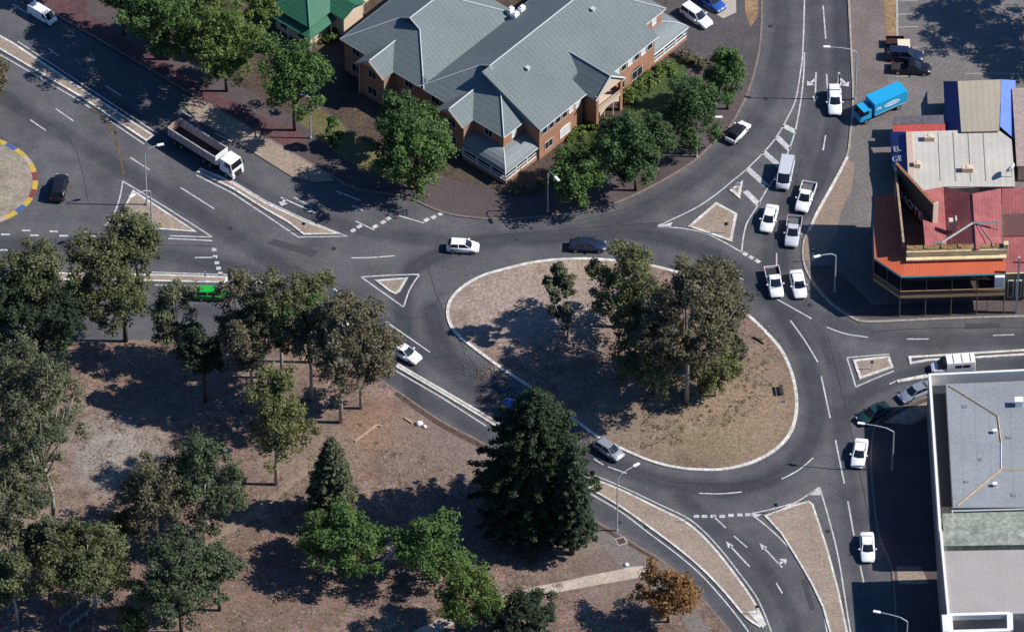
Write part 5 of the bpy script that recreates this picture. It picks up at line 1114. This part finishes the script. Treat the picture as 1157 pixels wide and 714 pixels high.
# island
T_((641, 382), (632, 337), (19, 33), 'grey', 'small slender gum standing alone on the roundabout island', IG, open_=1.25, tr=.16, cr=.8)
T_((699, 370), (702, 318), (40, 44), 'olive', 'olive gum with twin stems left of the biggest island tree', IG, tr=.3)
T_((776, 455), (776, 360), (62, 66), 'brown', 'biggest gum on the island with a white trunk', IG, tr=.28, dens=1.1)
T_((742, 450), (736, 400), (46, 48), 'olive', 'olive gum at the lower left of the biggest island tree', IG)
T_((816, 420), (816, 355), (30, 52), 'brown', 'brown gum at the right flank of the biggest island tree', IG)
T_((808, 448), (806, 412), (26, 34), 'yellow', 'yellow green gum below the biggest island tree', IG)
T_((832, 408), (831, 392), (11, 17), 'dark', 'dark bush at the right foot of the island trees', IG, BARKD, kind='bush', cat='bush', cr=.6)
T_((728, 412), (722, 352), (36, 44), 'olive', 'olive gum squeezed between the twin stemmed gum and the biggest island tree', IG)
# around the brick building
T_((333, 148), (336, 90), (48, 46), 'green', 'green tree left of the grey roof, behind the footpath lamp', BG, BARKD, dens=1.1)
T_((256, 104), (254, 46), (58, 52), 'bright', 'large bright green tree above the tipper truck', BG, BARKD, dens=1.1)
T_((190, 68), (186, 14), (56, 46), 'green', 'green tree at the top edge left of the large bright tree', BG, BARKD, dens=1.1)
T_((140, 40), (138, -14), (32, 24), 'deep', 'dark tree cut by the top edge at the far left of the row', BG, BARKD)
T_((98, -6), (98, -62), (34, 30), 'deep', 'dark tree above the top left corner of the picture', BG, BARKD)
T_((222, 52), (218, -6), (40, 34), 'deep', 'dark green tree at the top edge between the two large street trees', BG, BARKD)
T_((300, 60), (296, 2), (22, 24), 'bright', 'bright green tree beside the green roofed house', BG, BARKD)
T_((470, 214), (468, 170), (48, 46), 'green', 'large green tree in front of the short brick front', BG, BARKD, dens=1.25)
T_((456, 170), (454, 126), (26, 22), 'deep', 'small dark tree behind the large green tree, touching the gabled bay', BG, BARKD)
T_((378, 168), (378, 148), (11, 17), 'green', 'small upright bush on the lawn right of the footpath lamp', BG, BARKD, kind='bush', cat='bush', cr=.55)
T_((653, 230), (652, 196), (38, 32), 'green', 'leftmost green tree in front of the porch side', BG, BARKD, dens=1.25)
T_((718, 216), (718, 170), (44, 43), 'deep', 'large dark green tree in front of the porch', BG, BARKD, dens=1.25)
T_((780, 168), (780, 128), (38, 43), 'deep', 'dark green tree behind the white hatchback leaving the roundabout', BG, BARKD, dens=1.25)
T_((822, 124), (820, 86), (22, 34), 'green', 'narrow green tree at the driveway corner', BG, BARKD, dens=1.2)
T_((-6, 118), (-4, 88), (16, 22), 'brown', 'brown green tree at the left edge beside the first median', None, BARKD)
T_((1222, 32), (1230, -52), (62, 50), 'green', 'green tree beyond the top right corner of the car park', None, BARKD)
T_((1258, 78), (1258, 2), (34, 30), 'green', 'green tree further right beyond the car park', None, BARKD)
# low shrubs and hedges
def hedge(pts, w, h, leafk, label, kind='hedge'):
    rg = np.random.default_rng(hash(label) % 1000 if False else len(label)*7+int(pts[0][0])); q = [P(*p) for p in smooth(pts, 4)]; c0 = q[0]
    t = root(kind, (c0.x, c0.y, .12), 0, label, kind); C = []; 
    for a, b in zip(q, q[1:]):
        d = (b-a); nrm = Vector((-d.y, d.x, 0)).normalized(); k = max(1, int(d.length*w*2.2))
        for i in range(k):
            p = a+d*rg.random()+nrm*(rg.random()-.5)*w-c0; C.append((p.x, p.y, h*(.35+.45*rg.random())))
    leaves('foliage', C, np.full(len(C), h*.5), 42, .26, LEAF[leafk], t, 7+len(C), up=.8)
    mb = MB()
    for c in C[::6]: mb.tube([(c[0], c[1], -.05), (c[0], c[1], c[2])], .04, 4)
    mb.build('stem', BARKD, t)
hedge([(706, 118), (722, 105), (742, 90), (758, 78)], 2.4, 1.3, 'bright', 'clipped green hedge under the right wing windows')
hedge([(640, 160), (655, 152), (676, 142)], 1.8, 1.2, 'bright', 'clipped green hedge under the left wing windows')
hedge([(772, 62), (785, 70), (800, 82)], 2.2, 1.3, 'brown', 'brownish hedge between the right verandah and the driveway')
hedge([(392, 28), (380, 40), (370, 52)], 1.8, 1.6, 'green', 'green hedge between the green house and the grey roof')
hedge([(575, 216), (590, 218), (612, 208)], 1.6, .9, 'olive', 'low olive hedge at the left verandah corner')

# dark conifer: tiers of drooping branches with spiky ends
def conifer(base, H, r0, zl, label, seed, top=.12, kind='conifer', nper=34, tiers=17, leafk='pine', lsz=.30, bark=BARKD, wide=False):
    rg = np.random.default_rng(seed); b0 = P(*base); t = root(kind, (b0.x, b0.y, .11), 0, label, 'conifer', None); C, Rr = [], []
    mb = MB(); mb.tube([(0, 0, -.1), (0, 0, H*.5), (0, 0, H)], [.5*H/25, .32*H/25, .05], 8)
    for k in range(tiers):
        f = k/(tiers-1); z = zl+(H-zl)*f; r = (r0*min(1, .72+f*1.1)*(1-f)**(.44 if r0 > 5 else .5) if wide else r0*(1-f)**.62)*(.76+.46*rg.random())+top*r0*(1-f)
        nb = max(4, int(5+r*2.2)); ph = rg.random()*6.28
        for j in range(nb):
            a = ph+2*math.pi*j/nb+rg.normal()*.08; rr = r*(.78+.36*rg.random()); steps = max(2, int(rr/.75))
            tip = (math.cos(a)*rr, math.sin(a)*rr, z-.10*rr+.15)
            mb.tube([(0, 0, z), (tip[0]*.5, tip[1]*.5, z-.02*rr), tip], [.09, .06, .02], 4)
            for i in range(1, steps+1):
                q = i/steps; C.append((math.cos(a)*rr*q, math.sin(a)*rr*q, z-.1*rr*q*q+.12*rg.normal())); Rr.append(.55+.32*(1-q)+.15*rg.random())
    mb.build('trunk', bark, t, sm=True); leaves('crown', C, Rr, nper, lsz, LEAF[leafk], t, seed, flat=.5, up=.7); return t
conifer((604, 590), 25.6, 8.1, 2.0, 'huge dark conifer standing between the slip road and the dirt path', 5, tiers=21, wide=True, top=.06, nper=44, lsz=.26)
conifer((646, 626), 21.5, 2.3, 4.5, 'tall narrow conifer with a bare lower trunk right of the huge dark one', 9, top=.3, tiers=24, leafk='dark', nper=40)
conifer((376, 585), 15.0, 3.3, 1.5, 'grey green conical sheoak behind the wide green tree', 12, top=.1, wide=True, tiers=16, leafk='grey', nper=46, lsz=.26)

# ------------------------------------------------------------------ things lying about the park, island and kerbs
def simple(name, pos, label, cat, build, rz=0, z=.12, group=None):
    p = P(*pos); t = root(name, (p.x, p.y, z), rz, label, cat, group); build(t); return t
def log(t, L=2.2, r=.16):
    mb = MB(); mb.tube([(-L/2, 0, r), (0, .12, r*1.05), (L/2, -.05, r)], [r*.8, r, r*.7], 7); mb.build('stem', BARKD, t, sm=True)
    mb = MB(); mb.tube([(0, .1, r), (.4, .5, r*2.2), (.5, .9, r*2.6)], [r*.5, r*.4, .03], 5); mb.build('branch', BARKD, t)
simple('fallen_log', (857, 386), 'dark fallen log near the right kerb of the roundabout island', 'log', lambda t: log(t, 2.0), R(-40))
simple('fallen_branch', (868, 396), 'thin fallen branch beside the dark log on the island', 'branch', lambda t: log(t, 1.6, .06), R(30))
def bench(t):
    mb = MB(); mb.box(-.9, .9, -.22, .22, .42, .48); mb.build('seat', DOORM, t)
    mb = MB(); mb.box(-.9, .9, .22, .27, .55, .95); mb.build('backrest', DOORM, t)
    for s in (-1, 1): mb = MB(); mb.box(s*.7-.05, s*.7+.05, -.2, .25, 0, .42); mb.build('leg', DARKM, t)
simple('park_bench', (883, 443), 'dark bench on the island close to its right kerb', 'bench', bench, R(95))
simple('cable_pit', (885, 455), 'small dark pit below the bench on the island', 'pit cover', lambda t: (lambda mb: (mb.box(-.35, .35, -.15, .15, 0, .08), mb.build('lid', DARKM, t), (mb2 := MB()), mb2.box(-.42, .42, -.2, .2, 0, .05), mb2.build('surround', KERB, t)))(MB()))
def pit(t):
    mb = MB(); mb.box(-.75, .75, -.75, .75, 0, .035); mb.build('surround', mat('pit_concrete', (.34, .29, .25), .9), t)
    mb = MB(); mb.box(-.52, .52, -.52, .52, .036, .06); mb.build('cover', mat('pit_cover', (.07, .05, .045), .9), t)
simple('square_pit_cover', (702, 612), 'square brown pit cover in a pale frame by the tall lamp', 'pit cover', pit, R(20), z=.135)
def bag(t):
    mb = MB(); loft(mb, [(-.5, .22, 0, .25, .1), (-.2, .38, 0, .5, .15), (.2, .34, 0, .46, .15), (.5, .2, 0, .2, .08)]); mb.build('bag', WHITEM, t, sm=True)
    mb = MB(); mb.tube([(.35, 0, .3), (.55, .1, .45), (.6, .2, .35)], .05, 5); mb.build('knot', WHITEM, t)
simple('white_sack', (474, 480), 'white sack lying on soil beside the slip road', 'sack', bag, R(30))
simple('white_sack', (480, 483), 'smaller white sack just right of the other sack', 'sack', bag, R(-50)).scale = (.6,)*3
simple('white_rock', (708, 639), 'small white rock above the dirt path junction', 'rock', lambda t: (lambda mb: (loft(mb, [(-.35, .15, 0, .2, .1), (0, .3, 0, .35, .14), (.35, .12, 0, .15, .08)]), mb.build('stone', WHITEM, t, sm=True)))(MB()))
def edging(name, pts, label, m, w=.18, h=.2):
    q = PP(smooth(pts, 3)); c = q[0]; mb = MB(); ribbon(mb, [(p.x-c.x, p.y-c.y) for p in q], w, 0, h); o = mb.build(name, m, None, fix=False); o.location = (c.x, c.y, .12); o['label'] = label; o['category'] = 'edging'; return o
TIM = mat('weathered_timber', (.40, .28, .19), .9, var=.3, scale=2)
edging('timber_edging', [(401, 500), (414, 490), (425, 482), (431, 483)], 'pale timber edging curved round the red soil patch', TIM, .28)
edging('timber_edging', [(457, 473), (466, 479)], 'short pale timber edging beside the white sacks', TIM, .25)
edging('timber_edging', [(432, 480), (443, 470), (452, 466)], 'thin worn timber edging above the red soil patch', mat('old_timber', (.2, .14, .10), .9, var=.4, scale=1), .15, .12)
def frame(t):
    for k, (x, y) in enumerate([(-3.2, 2.0), (-1.0, .6), (1.4, -.8)]):
        mb = MB(); mb.box(x-.07, x+.07, y-.07, y+.07, 0, 2.3); mb.build('post', WPAR, t)
    mb = MB(); mb.tube([(-3.4, 2.1, 2.35), (1.7, -1.0, 2.35)], .11, 4); mb.tube([(.2, -2.4, 2.0), (1.6, -.9, 2.3)], .1, 4); mb.tube([(-.3, -3.0, 1.6), (.2, -2.4, 2.0)], .1, 4); mb.build('rail', WPAR, t)
simple('timber_shelter', (434, 628), 'white timber shelter frame between the two round green trees', 'shelter', frame)
def footbridge(t):
    mb = MB()
    for k in range(22): mb.box(-4.2+k*.38, -3.9+k*.38, -.8, .8, .25, .32)
    mb.build('deck', mat('grey_planks', (.16, .14, .125), .9, var=.3, scale=2), t)
    for s in (-1, 1):
        mb = MB(); mb.box(-4.2, 4.2, s*.9-.04, s*.9+.04, 1.05, 1.13); mb.box(-4.2, 4.2, s*.9-.02, s*.9+.02, .65, .7)
        for k in range(6): x = -4.1+k*1.64; mb.box(x-.05, x+.05, s*.9-.05, s*.9+.05, 0, 1.1)
        mb.build('handrail', METAL, t)
simple('footbridge', (97, 690), 'narrow footbridge with metal handrails at the bottom left', 'bridge', footbridge, heading(97, 690, 60, -48))
# Stobie pole by the hotel with its wires
def power_pole(t):
    mb = MB(); mb.box(-.12, .12, -.2, .2, 0, 11); mb.build('pole', mat('pole_concrete', (.5, .47, .42), .9), t)
    mb = MB(); mb.box(-.9, .9, -.06, .06, 9.9, 10.05); mb.build('crossarm', DARKM, t)
    for x in (-.8, 0, .8): mb = MB(); mb.tube([(x, 0, 10.05), (x, 0, 10.3)], [.07, .04], 6); mb.build('insulator', CREAM, t)
simple('power_pole', (1148, 354), 'slim pale power pole on the footpath in front of the hotel wing', 'power pole', power_pole)
def vpost(t):
    mb = MB(); mb.tube([(0, 0, 0), (0, 0, 3.2)], .05, 6); mb.build('post', DARKM, t); mb = MB(); mb.box(-.3, .3, -.04, .04, 2.5, 3.2); mb.build('sign_panel', DARKM, t)
simple('parking_sign', (1115, 352), 'thin dark sign post on the footpath below the hotel parapet end', 'sign', vpost)
LIT = leaf_material('dry_litter', (.085, .055, .040), (.42, .34, .27))
rg = np.random.default_rng(21); C = []; Rr = []
while len(C) < 1500:
    if len(C) % 4: x, y = rg.uniform(-10, 640), rg.uniform(395, 725)
    else: x, y = rg.uniform(520, 890), rg.uniform(300, 525)
    if len(C) % 4 and y < 400+max(0, (x-300))*.50+24: continue
    if not len(C) % 4 and ((x-704)/172)**2+((y-412)/96)**2 > 1: continue
    p = P(x, y); C.append((p.x, p.y, .15)); Rr.append(rg.uniform(.5, 1.8))
o = leaves('leaf_litter', C, Rr, 26, .15, LIT, None, 33, flat=.02, up=3.0, tint=rg.random(len(C))**1.3); o['kind'] = 'stuff'; o['label'] = 'dry leaf litter lying under and between the trees'
TUF = leaf_material('dry_tufts', (.12, .11, .05), (.27, .23, .11)); C = []; Rr = []
while len(C) < 420:
    x, y = (rg.uniform(720, 895), rg.uniform(400, 528)) if len(C) % 2 else (rg.uniform(0, 560), rg.uniform(430, 714))
    if len(C) % 2 and ((x-704)/172)**2+((y-412)/96)**2 > 1: continue
    if not len(C) % 2 and y < 400+max(0, (x-300))*.50+24: continue
    p = P(x, y); C.append((p.x, p.y, .16)); Rr.append(rg.uniform(.3, .8))
o = leaves('dry_grass_tufts', C, Rr, 16, .16, TUF, None, 34, flat=.15, up=.3); o['kind'] = 'stuff'; o['label'] = 'small tufts of dry grass on bare ground'
# scattered bark, sticks and stones on the dry ground
rg = np.random.default_rng(4); mb = MB()
for k in range(2600):
    if k % 4: x, y = rg.uniform(0, 640), rg.uniform(400, 714)
    else: x, y = rg.uniform(520, 890), rg.uniform(300, 525)
    if k % 4 and y < 400+max(0, (x-300))*.50+18: continue
    if not k % 4 and ((x-704)/185)**2+((y-412)/105)**2 > 1: continue
    p = P(x, y); a = rg.random()*3.14; l = .12+.35*rg.random()**2; w = .03+.07*rg.random(); zz = .15+.05*rg.random()
    u = Vector((math.cos(a), math.sin(a), 0)); v = Vector((-u.y, u.x, 0))
    mb.cur = int(rg.integers(0, 3)); c = Vector((p.x, p.y, 0))
    q = [c-u*l, c-v*w, c+u*l, c+v*w]; i = len(mb.v); mb.v += [(e.x, e.y, .125) for e in q]+[(c.x, c.y, zz)]
    for j in range(4): mb.f.append((i+j, i+(j+1) % 4, i+4)); mb.mi.append(mb.cur)
o = mb.build('bark_litter', [mat('litter_dark', (.05, .035, .03), .95), mat('litter_pale', (.42, .34, .26), .95), mat('litter_brown', (.2, .12, .08), .95)], None, fix=False); o['kind'] = 'stuff'; o['label'] = 'bark, sticks and stones scattered over the dry ground'
